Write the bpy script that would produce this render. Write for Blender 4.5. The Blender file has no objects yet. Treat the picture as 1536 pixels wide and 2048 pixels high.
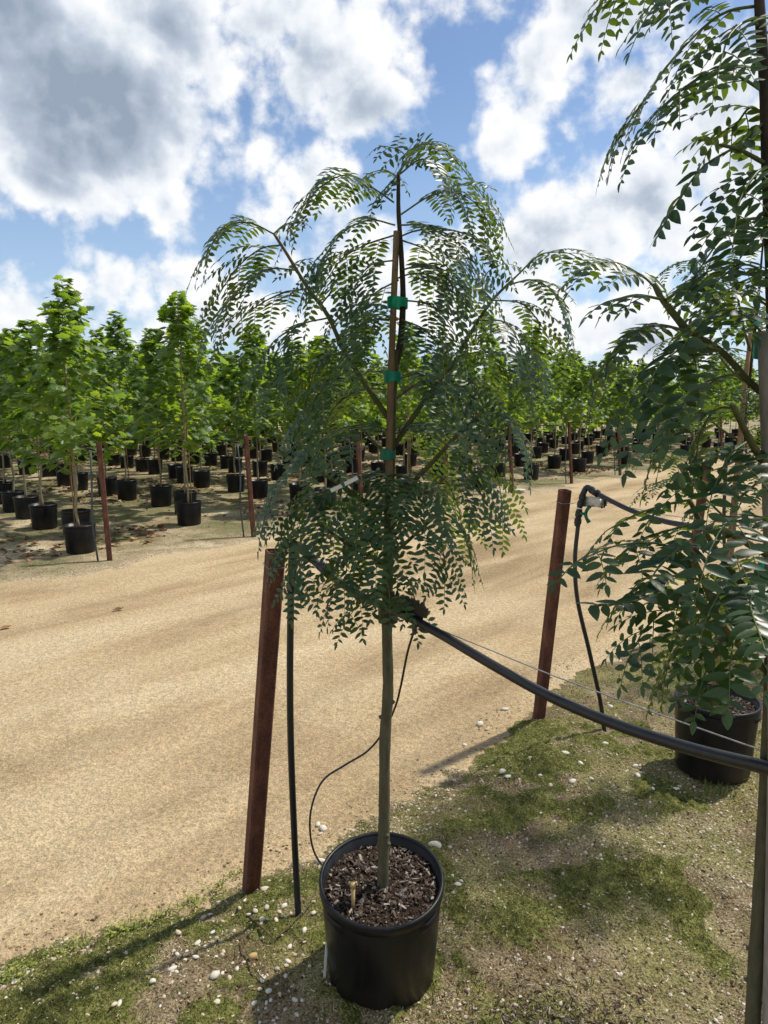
import bpy, math, random
import numpy as np
from mathutils import Vector, Matrix

# ------------------------------------------------------------------ camera, sky, sun, exposure
scene = bpy.context.scene
COL = scene.collection
H = 2.0                                   # eye height above the road
PITCH = math.radians(9.0)
F = 1420.0                                # focal length in photograph pixels (1536 x 2048)
cam_d = bpy.data.cameras.new('camera')
cam_d.sensor_fit = 'VERTICAL'; cam_d.sensor_height = 36.0
cam_d.lens = 36.0 * F / 2048.0
cam_d.clip_start = 0.05; cam_d.clip_end = 6000
cam = bpy.data.objects.new('camera', cam_d); COL.objects.link(cam)
cam.location = (0, 0, H)
cam.rotation_euler = (math.radians(90) - PITCH, 0, 0)
scene.camera = cam
scene.view_settings.view_transform = 'Standard'
scene.view_settings.look = 'None'
scene.view_settings.exposure = 0.08
scene.view_settings.gamma = 1.0
scene.view_settings.use_curve_mapping = False
scene.cycles.max_bounces = 6
scene.cycles.transparent_max_bounces = 8
scene.cycles.use_denoising = True

SUN_EL = math.radians(57)
SUN_DIR2 = Vector((0.86, 0.51)).normalized()         # towards the sun, seen from above
sun_d = bpy.data.lights.new('sun', 'SUN')
sun_d.energy = 4.6; sun_d.angle = math.radians(2.0); sun_d.color = (1.0, 0.93, 0.82)
sun = bpy.data.objects.new('sun', sun_d); COL.objects.link(sun)
sv = Vector((SUN_DIR2.x*math.cos(SUN_EL), SUN_DIR2.y*math.cos(SUN_EL), math.sin(SUN_EL)))
sun.rotation_euler = sv.to_track_quat('Z', 'Y').to_euler()
sun.location = sv * 30

def pix_ray(px, py):
    a, b = (px-768.0)/F, -(py-1024.0)/F
    return Vector((a, math.cos(PITCH)+b*math.sin(PITCH), -math.sin(PITCH)+b*math.cos(PITCH)))
def W(px, py, Y):                         # point of the upright plane y = Y
    d = pix_ray(px, py); t = Y/d.y
    return Vector((d.x*t, Y, H+d.z*t))
def G(px, py, z=0.0):                     # point of the level plane at height z
    d = pix_ray(px, py); t = (z-H)/d.z
    return Vector((d.x*t, d.y*t, z))
def proj(p):
    v = Vector(p) - Vector((0, 0, H))
    zc = v.y*math.cos(PITCH) - v.z*math.sin(PITCH)
    yc = -(v.y*math.sin(PITCH) + v.z*math.cos(PITCH))
    if zc <= 0.05: return (-9999, -9999, 0.05)
    return (768+F*v.x/zc, 1024+F*yc/zc, zc)

# ---- node helpers
class NT:
    def __init__(self, tree): self.t = tree; self.n = tree.nodes; self.l = tree.links
    def new(self, kind, **kw):
        n = self.n.new(kind)
        for k, v in kw.items(): setattr(n, k, v)
        return n
    def link(self, a, b): self.l.new(a, b)
    def put(self, sock, v):
        if hasattr(v, 'links'): self.l.new(v, sock)
        elif v is not None: sock.default_value = v
    def math(self, op, a, b=None, c=None, clamp=False):
        n = self.new('ShaderNodeMath', operation=op, use_clamp=clamp)
        self.put(n.inputs[0], a)
        if b is not None: self.put(n.inputs[1], b)
        if c is not None: self.put(n.inputs[2], c)
        return n.outputs[0]
    def vmath(self, op, a, b=None, scale=None):
        n = self.new('ShaderNodeVectorMath', operation=op)
        self.put(n.inputs[0], a)
        if b is not None: self.put(n.inputs[1], b)
        if scale is not None: self.put(n.inputs['Scale'], scale)
        return n.outputs[1] if op in ('LENGTH', 'DOT_PRODUCT', 'DISTANCE') else n.outputs[0]
    def noise(self, vec, scale, detail=4, rough=0.55, dist=0.0, lac=2.0):
        n = self.new('ShaderNodeTexNoise')
        if vec is not None: self.put(n.inputs['Vector'], vec)
        n.inputs['Scale'].default_value = scale; n.inputs['Detail'].default_value = detail
        n.inputs['Roughness'].default_value = rough; n.inputs['Distortion'].default_value = dist
        n.inputs['Lacunarity'].default_value = lac
        return n
    def ramp(self, v, stops, interp='LINEAR'):
        n = self.new('ShaderNodeValToRGB'); r = n.color_ramp; r.interpolation = interp
        while len(r.elements) < len(stops): r.elements.new(0.5)
        for e, (p, c) in zip(r.elements, stops):
            e.position = p; e.color = c if len(c) == 4 else (*c, 1)
        self.put(n.inputs[0], v)
        return n.outputs[0]
    def smooth(self, v, a, b, lo=0.0, hi=1.0):
        n = self.new('ShaderNodeMapRange', interpolation_type='SMOOTHSTEP')
        self.put(n.inputs['Value'], v)
        n.inputs['From Min'].default_value = a; n.inputs['From Max'].default_value = b
        n.inputs['To Min'].default_value = lo; n.inputs['To Max'].default_value = hi
        return n.outputs[0]
    def mix(self, f, a, b, mode='MIX'):
        n = self.new('ShaderNodeMix', data_type='RGBA', blend_type=mode)
        self.put(n.inputs[0], f)
        for s, v in ((n.inputs[6], a), (n.inputs[7], b)):
            if not hasattr(v, 'links') and len(v) == 3: v = (*v, 1)
            self.put(s, v)
        return n.outputs[2]

# ---- world: clear blue sky with broken cumulus
world = bpy.data.worlds.new('World'); scene.world = world; world.use_nodes = True
wt = NT(world.node_tree); wt.n.clear()
w_out = wt.new('ShaderNodeOutputWorld'); w_bg = wt.new('ShaderNodeBackground')
sky = wt.new('ShaderNodeTexSky', sky_type='NISHITA')
sky.sun_disc = False; sky.sun_elevation = SUN_EL
sky.sun_rotation = math.atan2(SUN_DIR2.x, SUN_DIR2.y)
sky.air_density = 1.0; sky.dust_density = 0.6; sky.ozone_density = 4.0; sky.altitude = 50
SKY_STR = 0.125
tc = wt.new('ShaderNodeTexCoord'); D = tc.outputs['Generated']
warp = wt.noise(D, 5.0, 3, 0.5)
wv = wt.vmath('SCALE', wt.vmath('SUBTRACT', warp.outputs['Color'], (0.5, 0.5, 0.5)), scale=0.14)
Dw = wt.vmath('ADD', D, wv)
# one heap of cumulus per line: photo pixel it stands at, half width, half height, body
CLOUDS = [(170, 240, 290, 190, 1.6), (20, 90, 260, 200, 1.2), (330, 70, 140, 110, 1.0), (70, 370, 170, 70, .9),
          (600, 130, 160, 140, .9), (740, 215, 130, 80, .9), (520, 30, 180, 90, .8), (640, 340, 75, 85, .6),
          (700, 540, 170, 100, .6), (780, 60, 110, 70, .5),
          (1110, 150, 110, 120, .65), (1220, 60, 160, 120, .75), (1250, 215, 110, 90, .8), (1010, 30, 90, 60, .55),
          (1120, 480, 210, 80, .75), (1300, 430, 160, 110, .75), (1450, 250, 190, 220, .8), (1300, 640, 330, 70, .6),
          (345, 410, 65, 75, .6), (235, 425, 60, 45, .6), (250, 560, 150, 70, .62), (30, 600, 110, 60, .7),
          (450, 640, 210, 55, .5), (542, 285, 50, 58, .55), (1025, 275, 75, 45, .55), (960, 620, 260, 70, .55)]
field = None
for (cx, cy, rx, ry, s) in CLOUDS:
    c = pix_ray(cx, cy); L = c.length; c = c.normalized()
    k = F*L*0.95
    d = wt.vmath('MULTIPLY', wt.vmath('SUBTRACT', Dw, tuple(c)), (k/rx, k/max(rx, ry)*0.8, k/ry))
    v = wt.math('MULTIPLY_ADD', wt.vmath('LENGTH', d), -s*0.95, s)
    field = v if field is None else wt.math('MAXIMUM', field, v)
far = wt.noise(D, 2.1, 2, 0.5)                                       # the rest of the sky, all round
back = wt.new('ShaderNodeSeparateXYZ'); wt.link(D, back.inputs[0])
rest = wt.math('MULTIPLY_ADD', far.outputs['Fac'], 4.0, -1.95)
front = wt.smooth(back.outputs['Y'], 0.35, 0.62, 0.0, 3.0)           # own clouds where the view is mapped
rest = wt.math('SUBTRACT', rest, front)
field = wt.math('MAXIMUM', field, rest)
field = wt.math('MAXIMUM', field, -0.42)
def puffs(vec):
    """rounded cauliflower heads over wispy detail."""
    a = wt.noise(vec, 7.0, 7, 0.60)
    o = wt.math('MULTIPLY_ADD', a.outputs['Fac'], 2.6, -1.3)
    for sc, am in ((13.0, .60), (29.0, .26), (61.0, .12)):
        v = wt.noise(vec, sc, 0)
        o = wt.math('ADD', o, wt.math('MULTIPLY_ADD', wt.math('ABSOLUTE', wt.math('SUBTRACT', v.outputs['Fac'], .5)), am*2, -am*.22))
    return o
p1 = puffs(D)
p2 = puffs(wt.vmath('ADD', D, (0.010, 0.004, 0.016)))                # the same a little towards the sun
dens = wt.math('ADD', field, p1)
alpha = wt.smooth(dens, -0.12, 0.36)
thick = wt.smooth(wt.math('MULTIPLY_ADD', p1, .40, field), 0.12, 1.30)
relief = wt.math('MULTIPLY', wt.math('SUBTRACT', p1, p2), 0.75)
shade = wt.math('SUBTRACT', wt.math('MULTIPLY_ADD', thick, 0.92, 0.05), relief, clamp=True)
ccol = wt.ramp(shade, [(0.0, (1.0, 1.0, 1.0)), (0.28, (0.82, 0.86, 0.91)), (0.60, (0.50, 0.57, 0.67)), (1.0, (0.30, 0.37, 0.47))])
skyc = wt.vmath('SCALE', sky.outputs[0], scale=SKY_STR)
hz = wt.smooth(back.outputs['Z'], -0.05, 0.42, 0.60, 0.0)              # milky air low over the fields
skyc = wt.mix(hz, skyc, (0.52, 0.68, 0.92))
wt.link(wt.mix(alpha, skyc, ccol), w_bg.inputs[0])
w_bg.inputs[1].default_value = 1.0
world.cycles.sampling_method = 'MANUAL'; world.cycles.sample_map_resolution = 256
wt.link(w_bg.outputs[0], w_out.inputs[0])

# ------------------------------------------------------------------ numpy noise
_rs = np.random.RandomState(7)
_perm = _rs.rand(256, 256)
def vnoise(x, y):
    x = np.asarray(x, float); y = np.asarray(y, float)
    xi = np.floor(x).astype(int); yi = np.floor(y).astype(int)
    fx = x-xi; fy = y-yi
    fx = fx*fx*(3-2*fx); fy = fy*fy*(3-2*fy)
    g = lambda a, b: _perm[a & 255, b & 255]
    return (g(xi, yi)*(1-fx)+g(xi+1, yi)*fx)*(1-fy) + (g(xi, yi+1)*(1-fx)+g(xi+1, yi+1)*fx)*fy
def fbm(x, y, o=4):
    r = 0; a = 0.5; t = 0
    for i in range(o):
        r = r + a*vnoise(x*2**i+17.3*i, y*2**i+5.1*i); t += a; a *= 0.5
    return r/t
def sstep(a, b, v):
    t = np.clip((v-a)/(b-a), 0, 1); return t*t*(3-2*t)

# road frame: s runs along the road, q across it (away from the near bank)
E1 = (0.692, 0.722); E2 = (-0.722, 0.692)
def sq(s, q): return (s*E1[0]+q*E2[0], s*E1[1]+q*E2[1])
def to_sq(x, y): return (x*E1[0]+y*E1[1], x*E2[0]+y*E2[1])
_es = [-8, -1, .7, 1.5, 2.65, 3.8, 6.1, 8.3, 12, 40]
_eq = [2.9, 2.85, 2.72, 2.36, 2.32, 2.5, 2.5, 2.3, 2.4, 2.4]
def bank_edge(s):
    return np.interp(s, _es, _eq) + (fbm(s*1.3+3, s*0+9.0, 3)-.5)*.22 + (vnoise(s*9, s*0+2.0)-.5)*.09 + (vnoise(s*31, s*0+6.0)-.5)*.05
def bank_z(x, y):
    x = np.asarray(x, float); y = np.asarray(y, float)
    s, q = to_sq(x, y); d = bank_edge(s)-q
    z = -0.075 + 0.125*sstep(-.22, .55, d)
    amp = sstep(0.0, .3, d)
    z = z + (fbm(x*1.1, y*1.1, 3)-.5)*.05*amp
    z = z + (fbm(x*9, y*9, 3)-.5)*.042*amp
    m = moss_mask(x, y)
    z = z + m*amp*(0.004 + .040*np.abs(fbm(x*22, y*22, 3)-.42)*2)
    z = z + (fbm(x*45, y*45, 2)-.5)*.014
    return z
def moss_mask(x, y):
    n = fbm(x*1.55+4.0, y*1.55+1.0, 4)
    a = sstep(.47, .72, n)
    # the cushions photographed right of the near pot
    g1 = np.exp(-(((x-.60)/.28)**2+((y-2.42)/.18)**2))
    g2 = np.exp(-(((x-1.05)/.5)**2+((y-2.55)/.45)**2))
    g3 = np.exp(-(((x-.75)/.65)**2+((y-3.75)/.65)**2))
    g4 = np.exp(-(((x+.75)/.5)**2+((y-1.95)/.25)**2))
    n2 = fbm(x*6, y*6, 3)
    b = sstep(.44, .78, n2*.6 + .47*np.maximum.reduce([g1, g2*.85, g3, g4*.95]))
    return np.clip(np.maximum(a*sstep(.35, .6, n2), b), 0, 1)
def road_z(x, y):
    s, q = to_sq(np.asarray(x, float), np.asarray(y, float))
    z = -0.030 + (fbm(s*.35, q*2.2, 3)-.5)*.05
    z = z + (fbm(s*1.5, q*7, 2)-.5)*.016 + (fbm(x*14, y*14, 2)-.5)*.006
    return z
def field_edge(s):
    return 8.25 + (fbm(s*.5+7, s*0+1.0, 3)-.5)*.7 + (vnoise(s*3, s*0+4.0)-.5)*.2
def field_z(x, y):
    x = np.asarray(x, float); y = np.asarray(y, float)
    s, q = to_sq(x, y); d = q-field_edge(s)
    return -0.06 + 0.05*sstep(-.8, .9, d) + ((fbm(x*1.2, y*1.2, 3)-.5)*.05 + (fbm(x*7, y*7, 2)-.5)*.012)*sstep(-.1, .5, d)
bz = lambda x, y: float(bank_z(x, y))
fz = lambda x, y: float(field_z(x, y))
rz = lambda x, y: float(road_z(x, y))

# ------------------------------------------------------------------ mesh helpers
def mesh_np(name, verts, faces, mats, midx=None, smooth=False):
    verts = np.asarray(verts, np.float32); me = bpy.data.meshes.new(name)
    me.vertices.add(len(verts)); me.vertices.foreach_set('co', verts.ravel())
    if isinstance(faces, np.ndarray):
        k = faces.shape[1]; nf = len(faces)
        loops = faces.ravel().astype(np.int32); starts = (np.arange(nf)*k).astype(np.int32)
    else:
        ln = np.array([len(f) for f in faces]); nf = len(faces)
        loops = np.array([i for f in faces for i in f], np.int32)
        starts = np.concatenate([[0], np.cumsum(ln)[:-1]]).astype(np.int32)
    me.loops.add(len(loops)); me.loops.foreach_set('vertex_index', loops)
    me.polygons.add(nf); me.polygons.foreach_set('loop_start', starts)
    if midx is not None: me.polygons.foreach_set('material_index', np.asarray(midx, np.int32))
    me.polygons.foreach_set('use_smooth', np.full(nf, bool(smooth)))
    for m in (mats if isinstance(mats, (list, tuple)) else [mats]): me.materials.append(m)
    me.update(calc_edges=True); me.validate()
    return me

class Geo:
    def __init__(s): s.v = []; s.f = []; s.m = []
    def add(s, v, f, m=0):
        o = len(s.v); s.v += [tuple(p) for p in v]; s.f += [tuple(i+o for i in q) for q in f]; s.m += [m]*len(f)
    def tube(s, pts, rad, n=8, m=0, cap=True):
        pts = [Vector(p) for p in pts]; k = len(pts)
        if not hasattr(rad, '__len__'): rad = [rad]*k
        t = (pts[1]-pts[0]).normalized()
        a = Vector((1, 0, 0)) if abs(t.x) < .8 else Vector((0, 1, 0))
        u = (a-t*a.dot(t)).normalized(); vs = []
        for i, p in enumerate(pts):
            t = (pts[min(i+1, k-1)]-pts[max(i-1, 0)])
            t = t.normalized() if t.length > 1e-9 else Vector((0, 0, 1))
            u = (u-t*u.dot(t)).normalized(); w = t.cross(u)
            for j in range(n):
                an = 2*math.pi*j/n
                vs.append(p+(u*math.cos(an)+w*math.sin(an))*rad[i])
        fs = [(i*n+j, i*n+(j+1) % n, (i+1)*n+(j+1) % n, (i+1)*n+j) for i in range(k-1) for j in range(n)]
        if cap: fs += [tuple(range(n-1, -1, -1)), tuple((k-1)*n+j for j in range(n))]
        s.add(vs, fs, m)
    def lathe(s, prof, n=32, m=0, wob=None):
        vs = []
        for (r, z) in prof:
            for j in range(n):
                an = 2*math.pi*j/n; rr = r*(wob(an) if wob else 1)
                vs.append((rr*math.cos(an), rr*math.sin(an), z))
        k = len(prof)
        s.add(vs, [(i*n+j, i*n+(j+1) % n, (i+1)*n+(j+1) % n, (i+1)*n+j) for i in range(k-1) for j in range(n)], m)
    def box(s, c, size, M=None, m=0):
        x, y, z = [d/2 for d in size]
        vs = [Vector((a*x, b*y, d*z)) for d in (-1, 1) for a, b in ((-1, -1), (1, -1), (1, 1), (-1, 1))]
        if M is not None: vs = [M @ v for v in vs]
        vs = [v+Vector(c) for v in vs]
        s.add(vs, [(3, 2, 1, 0), (4, 5, 6, 7), (0, 1, 5, 4), (1, 2, 6, 5), (2, 3, 7, 6), (3, 0, 4, 7)], m)
    def mesh(s, name, mats, smooth=False): return mesh_np(name, s.v, s.f, mats, s.m, smooth)

def link(name, me, parent=None, loc=None):
    o = bpy.data.objects.new(name, me); COL.objects.link(o)
    if parent: o.parent = parent
    if loc is not None: o.location = loc
    return o
def tag(o, label=None, cat=None, group=None, kind=None):
    for k, v in (('label', label), ('category', cat), ('group', group), ('kind', kind)):
        if v: o[k] = v
    return o
def empty(name, loc, rz_=0):
    o = bpy.data.objects.new(name, None); COL.objects.link(o)
    o.empty_display_size = .1; o.location = loc; o.rotation_euler = (0, 0, rz_); return o
def spline(pts, n=8):
    pts = [Vector(p) for p in pts]; P = [pts[0]*2-pts[1]]+pts+[pts[-1]*2-pts[-2]]; out = []
    for i in range(1, len(P)-2):
        for j in range(n):
            t = j/n; a, b, c, d = P[i-1], P[i], P[i+1], P[i+2]
            out.append(.5*((2*b)+(c-a)*t+(2*a-5*b+4*c-d)*t*t+(3*b-a-3*c+d)*t**3))
    return out+[pts[-1]]
def scatter_mesh(tv, tf, R, T):
    """tv (n,3) template, tf (m,k); R (N,3,3) with scale, T (N,3)."""
    tv = np.asarray(tv, float); tf = np.asarray(tf, int); N = len(T)
    v = np.einsum('nij,kj->nki', R, tv) + T[:, None, :]
    f = (tf[None] + (np.arange(N)*len(tv))[:, None, None]).reshape(-1, tf.shape[1])
    return v.reshape(-1, 3), f
def rand_rot(N, rs, tilt=1.0):
    """random heading, random tilt up to `tilt` rad from level."""
    a = rs.rand(N)*2*np.pi; b = (rs.rand(N)-.5)*2*tilt; c = (rs.rand(N)-.5)*2*tilt
    z0 = np.zeros(N); o = np.ones(N)
    Rz = np.array([[np.cos(a), -np.sin(a), z0], [np.sin(a), np.cos(a), z0], [z0, z0, o]]).transpose(2, 0, 1)
    Rx = np.array([[o, z0, z0], [z0, np.cos(b), -np.sin(b)], [z0, np.sin(b), np.cos(b)]]).transpose(2, 0, 1)
    Ry = np.array([[np.cos(c), z0, np.sin(c)], [z0, o, z0], [-np.sin(c), z0, np.cos(c)]]).transpose(2, 0, 1)
    return Rz @ Rx @ Ry

# ------------------------------------------------------------------ materials
def mat(name):
    m = bpy.data.materials.new(name); m.use_nodes = True; t = NT(m.node_tree)
    return m, t, m.node_tree.nodes['Principled BSDF']
def pos(t): return t.new('ShaderNodeNewGeometry').outputs['Position']
def obco(t): return t.new('ShaderNodeTexCoord').outputs['Object']
def bump(t, b, h, strength, dist=0.01):
    n = t.new('ShaderNodeBump'); n.inputs['Strength'].default_value = strength; n.inputs['Distance'].default_value = dist
    t.put(n.inputs['Height'], h); t.link(n.outputs[0], b.inputs['Normal'])

def m_road():
    m, t, b = mat('sand_road'); p = pos(t)
    mp = t.new('ShaderNodeMapping'); mp.inputs['Rotation'].default_value = (0, 0, -math.atan2(E1[1], E1[0]))
    t.link(p, mp.inputs[0])
    st = t.vmath('MULTIPLY', mp.outputs[0], (0.16, 1.0, 1.0))
    ruts = t.noise(st, 1.35, 5, 0.55, 0.4)
    blot = t.noise(p, 0.8, 4, 0.6)
    grain = t.noise(p, 95.0, 3, 0.75)
    grain2 = t.noise(p, 30.0, 3, 0.7)
    vo = t.new('ShaderNodeTexVoronoi'); t.link(p, vo.inputs['Vector']); vo.inputs['Scale'].default_value = 130
    c = t.ramp(ruts.outputs['Fac'], [(.34, (.285, .205, .112)), (.50, (.435, .328, .188)), (.62, (.515, .405, .250))])
    c = t.mix(t.smooth(blot.outputs['Fac'], .42, .70, 0, .55), c, (.54, .43, .27))
    g = t.smooth(grain.outputs['Fac'], .30, .70, .62, 1.26)
    c = t.mix(1.0, c, t.math('MULTIPLY', g, t.smooth(grain2.outputs['Fac'], .3, .7, .8, 1.18)), 'MULTIPLY')
    pale = t.smooth(t.new('ShaderNodeSeparateColor').outputs[0], .9, 1.0) if False else t.smooth(vo.outputs['Distance'], .10, .02)
    c = t.mix(t.math('MULTIPLY', pale, .35), c, (.62, .52, .36))
    t.link(c, b.inputs['Base Color']); b.inputs['Roughness'].default_value = .95
    b.inputs['Specular IOR Level'].default_value = .15
    hgt = t.math('ADD', t.math('MULTIPLY', grain.outputs['Fac'], .5), t.math('MULTIPLY', grain2.outputs['Fac'], 1.2))
    bump(t, b, hgt, .8, .02)
    return m
def m_bank():
    m, t, b = mat('mossy_soil'); p = pos(t)
    at = t.new('ShaderNodeAttribute', attribute_name='moss')
    n1 = t.noise(p, 3.2, 5, .6); n2 = t.noise(p, 26, 4, .65); n3 = t.noise(p, 110, 3, .7); n4 = t.noise(p, 1.1, 4, .6)
    soil = t.ramp(n1.outputs['Fac'], [(.32, (.125, .090, .050)), (.5, (.235, .180, .105)), (.68, (.38, .30, .185))])
    soil = t.mix(t.smooth(n4.outputs['Fac'], .5, .68, 0, .75), soil, (.48, .40, .265))
    moss = t.ramp(n2.outputs['Fac'], [(.28, (.056, .060, .015)), (.5, (.140, .148, .040)), (.72, (.27, .265, .088))])
    olive = t.ramp(n1.outputs['Fac'], [(.3, (.135, .135, .036)), (.7, (.27, .255, .092))])
    film = t.math('MULTIPLY', t.smooth(t.noise(p, 2.2, 5, .65).outputs['Fac'],   .40, .58), .80)
    c = t.mix(film, soil, olive)
    mf = t.smooth(t.math('ADD', at.outputs['Fac'], t.math('MULTIPLY_ADD', n2.outputs['Fac'], .9, -.45)), .30, .62)
    c = t.mix(mf, c, moss)
    ai = t.new('ShaderNodeAttribute', attribute_name='inset')
    ed = t.smooth(t.math('ADD', ai.outputs['Fac'], t.math('MULTIPLY_ADD', n2.outputs['Fac'], .30, -.15)), .10, .0)
    c = t.mix(ed, c, (.40, .31, .195))
    g = t.smooth(n3.outputs['Fac'], .30, .70, .35, 1.55)
    c = t.mix(1.0, c, g, 'MULTIPLY')
    vo = t.new('ShaderNodeTexVoronoi'); t.link(p, vo.inputs['Vector']); vo.inputs['Scale'].default_value = 85
    fl = t.math('MULTIPLY', t.smooth(vo.outputs['Distance'], .22, .10), t.smooth(t.noise(p, 9, 3).outputs['Fac'], .46, .58))
    c = t.mix(t.math('MULTIPLY', fl, .65), c, (.52, .43, .27))
    t.link(c, b.inputs['Base Color']); b.inputs['Roughness'].default_value = .95
    b.inputs['Specular IOR Level'].default_value = .12
    bump(t, b, t.math('ADD', n3.outputs['Fac'], t.math('MULTIPLY', n2.outputs['Fac'], 2.0)), .9, .02)
    return m
def m_field():
    m, t, b = mat('dry_field'); p = pos(t)
    n1 = t.noise(p, .9, 5, .62, .4); n2 = t.noise(p, 9, 4, .65); n3 = t.noise(p, 50, 3, .7); n4 = t.noise(p, .5, 4, .6)
    c = t.ramp(n1.outputs['Fac'], [(.34, (.15, .14, .072)), (.46, (.30, .245, .145)), (.58, (.48, .39, .25)), (.68, (.60, .51, .36))])
    c = t.mix(t.smooth(n4.outputs['Fac'], .44, .60, 0, .72), c, (.150, .158, .070))
    c = t.mix(t.smooth(n2.outputs['Fac'], .52, .70, 0, .55), c, (.16, .088, .045))
    at = t.new('ShaderNodeAttribute', attribute_name='inset')
    edge = t.smooth(t.math('ADD', at.outputs['Fac'], t.math('MULTIPLY_ADD', n1.outputs['Fac'], 2.6, -1.3)), .50, -.10)
    c = t.mix(edge, c, (.47, .37, .245))
    c = t.mix(1.0, c, t.smooth(n3.outputs['Fac'], .3, .7, .5, 1.4), 'MULTIPLY')
    t.link(c, b.inputs['Base Color']); b.inputs['Roughness'].default_value = .95
    b.inputs['Specular IOR Level'].default_value = .12
    bump(t, b, t.math('ADD', n3.outputs['Fac'], t.math('MULTIPLY', n2.outputs['Fac'], 2.0)), .8, .04)
    return m
def m_plain(name, col, rough=.6, var=.25, scale=20, spec=.4, bmp=0.0, metallic=0.0, co=obco):
    m, t, b = mat(name); p = co(t); n = t.noise(p, scale, 4, .6)
    lo = tuple(x*(1-var) for x in col); hi = tuple(min(1, x*(1+var)) for x in col)
    t.link(t.ramp(n.outputs['Fac'], [(.3, lo), (.7, hi)]), b.inputs['Base Color'])
    b.inputs['Roughness'].default_value = rough; b.inputs['Specular IOR Level'].default_value = spec
    b.inputs['Metallic'].default_value = metallic
    if bmp: bump(t, b, n.outputs['Fac'], bmp, .01)
    return m
def m_island(name, stops, rough=.8, spec=.2):
    """each loose piece takes its own colour from the stops."""
    m, t, b = mat(name); g = t.new('ShaderNodeNewGeometry'); oi = t.new('ShaderNodeObjectInfo')
    r = t.math('FRACT', t.math('ADD', g.outputs['Random Per Island'], oi.outputs['Random']))
    t.link(t.ramp(r, stops), b.inputs['Base Color'])
    b.inputs['Roughness'].default_value = rough; b.inputs['Specular IOR Level'].default_value = spec
    return m
def m_leaf(name, top, under, trans, tfac, rough=.38, spec=.5, obj_var=.0):
    m, t, b = mat(name); g = t.new('ShaderNodeNewGeometry'); oi = t.new('ShaderNodeObjectInfo')
    r = t.math('FRACT', t.math('ADD', g.outputs['Random Per Island'], oi.outputs['Random']))
    tint = t.ramp(r, [(0, (.62, .72, .70)), (.45, (1, 1, 1)), (.85, (1.25, 1.15, .9)), (1.0, (1.5, 1.25, .8))])
    c = t.mix(g.outputs['Backfacing'], top, under)
    c = t.mix(1.0, c, tint, 'MULTIPLY')
    t.link(c, b.inputs['Base Color']); b.inputs['Roughness'].default_value = rough
    b.inputs['Specular IOR Level'].default_value = spec
    tr = t.new('ShaderNodeBsdfTranslucent')
    t.link(t.mix(1.0, trans, tint, 'MULTIPLY'), tr.inputs[0])
    ms = t.new('ShaderNodeMixShader'); ms.inputs[0].default_value = tfac
    t.link(b.outputs[0], ms.inputs[1]); t.link(tr.outputs[0], ms.inputs[2])
    out = [n for n in t.n if n.type == 'OUTPUT_MATERIAL'][0]
    t.link(ms.outputs[0], out.inputs[0])
    return m
def m_rust():
    m, t, b = mat('rusted_steel'); p = obco(t)
    n = t.noise(t.vmath('MULTIPLY', p, (1, 1, .35)), 14, 6, .7); n2 = t.noise(p, 120, 3, .7)
    c = t.ramp(n.outputs['Fac'], [(.28, (.040, .014, .009)), (.48, (.098, .034, .019)), (.62, (.165, .062, .034)), (.78, (.21, .12, .085))])
    c = t.mix(1.0, c, t.smooth(n2.outputs['Fac'], .3, .7, .7, 1.3), 'MULTIPLY')
    t.link(c, b.inputs['Base Color']); b.inputs['Roughness'].default_value = .75; b.inputs['Metallic'].default_value = .25
    bump(t, b, n2.outputs['Fac'], .4, .003)
    return m
def m_bark(name, lo, hi, warm):
    m, t, b = mat(name); p = obco(t)
    st = t.vmath('MULTIPLY', p, (1, 1, .25))
    n = t.noise(st, 45, 5, .65); n2 = t.noise(p, 5, 3, .6)
    c = t.ramp(n.outputs['Fac'], [(.3, lo), (.7, hi)])
    c = t.mix(t.smooth(n2.outputs['Fac'], .55, .72, 0, .6), c, warm)
    t.link(c, b.inputs['Base Color']); b.inputs['Roughness'].default_value = .8
    b.inputs['Specular IOR Level'].default_value = .25
    bump(t, b, n.outputs['Fac'], .6, .006)
    return m
def m_pot():
    m, t, b = mat('black_plastic'); p = obco(t)
    n = t.noise(t.vmath('MULTIPLY', p, (1, 1, .3)), 18, 4, .65); n2 = t.noise(p, 3.5, 3)
    c = t.ramp(n.outputs['Fac'], [(.35, (.004, .0045, .006)), (.7, (.009, .0095, .012))])
    sep = t.new('ShaderNodeSeparateXYZ'); t.link(p, sep.inputs[0])
    dust = t.math('MULTIPLY', t.smooth(sep.outputs['Z'], .22, .0), t.smooth(n2.outputs['Fac'], .35, .7, .1, .8))
    c = t.mix(dust, c, (.035, .027, .019))
    b.inputs['Specular IOR Level'].default_value = .28
    t.link(c, b.inputs['Base Color'])
    t.link(t.smooth(n.outputs['Fac'], .3, .7, .30, .50), b.inputs['Roughness'])
    return m
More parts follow.
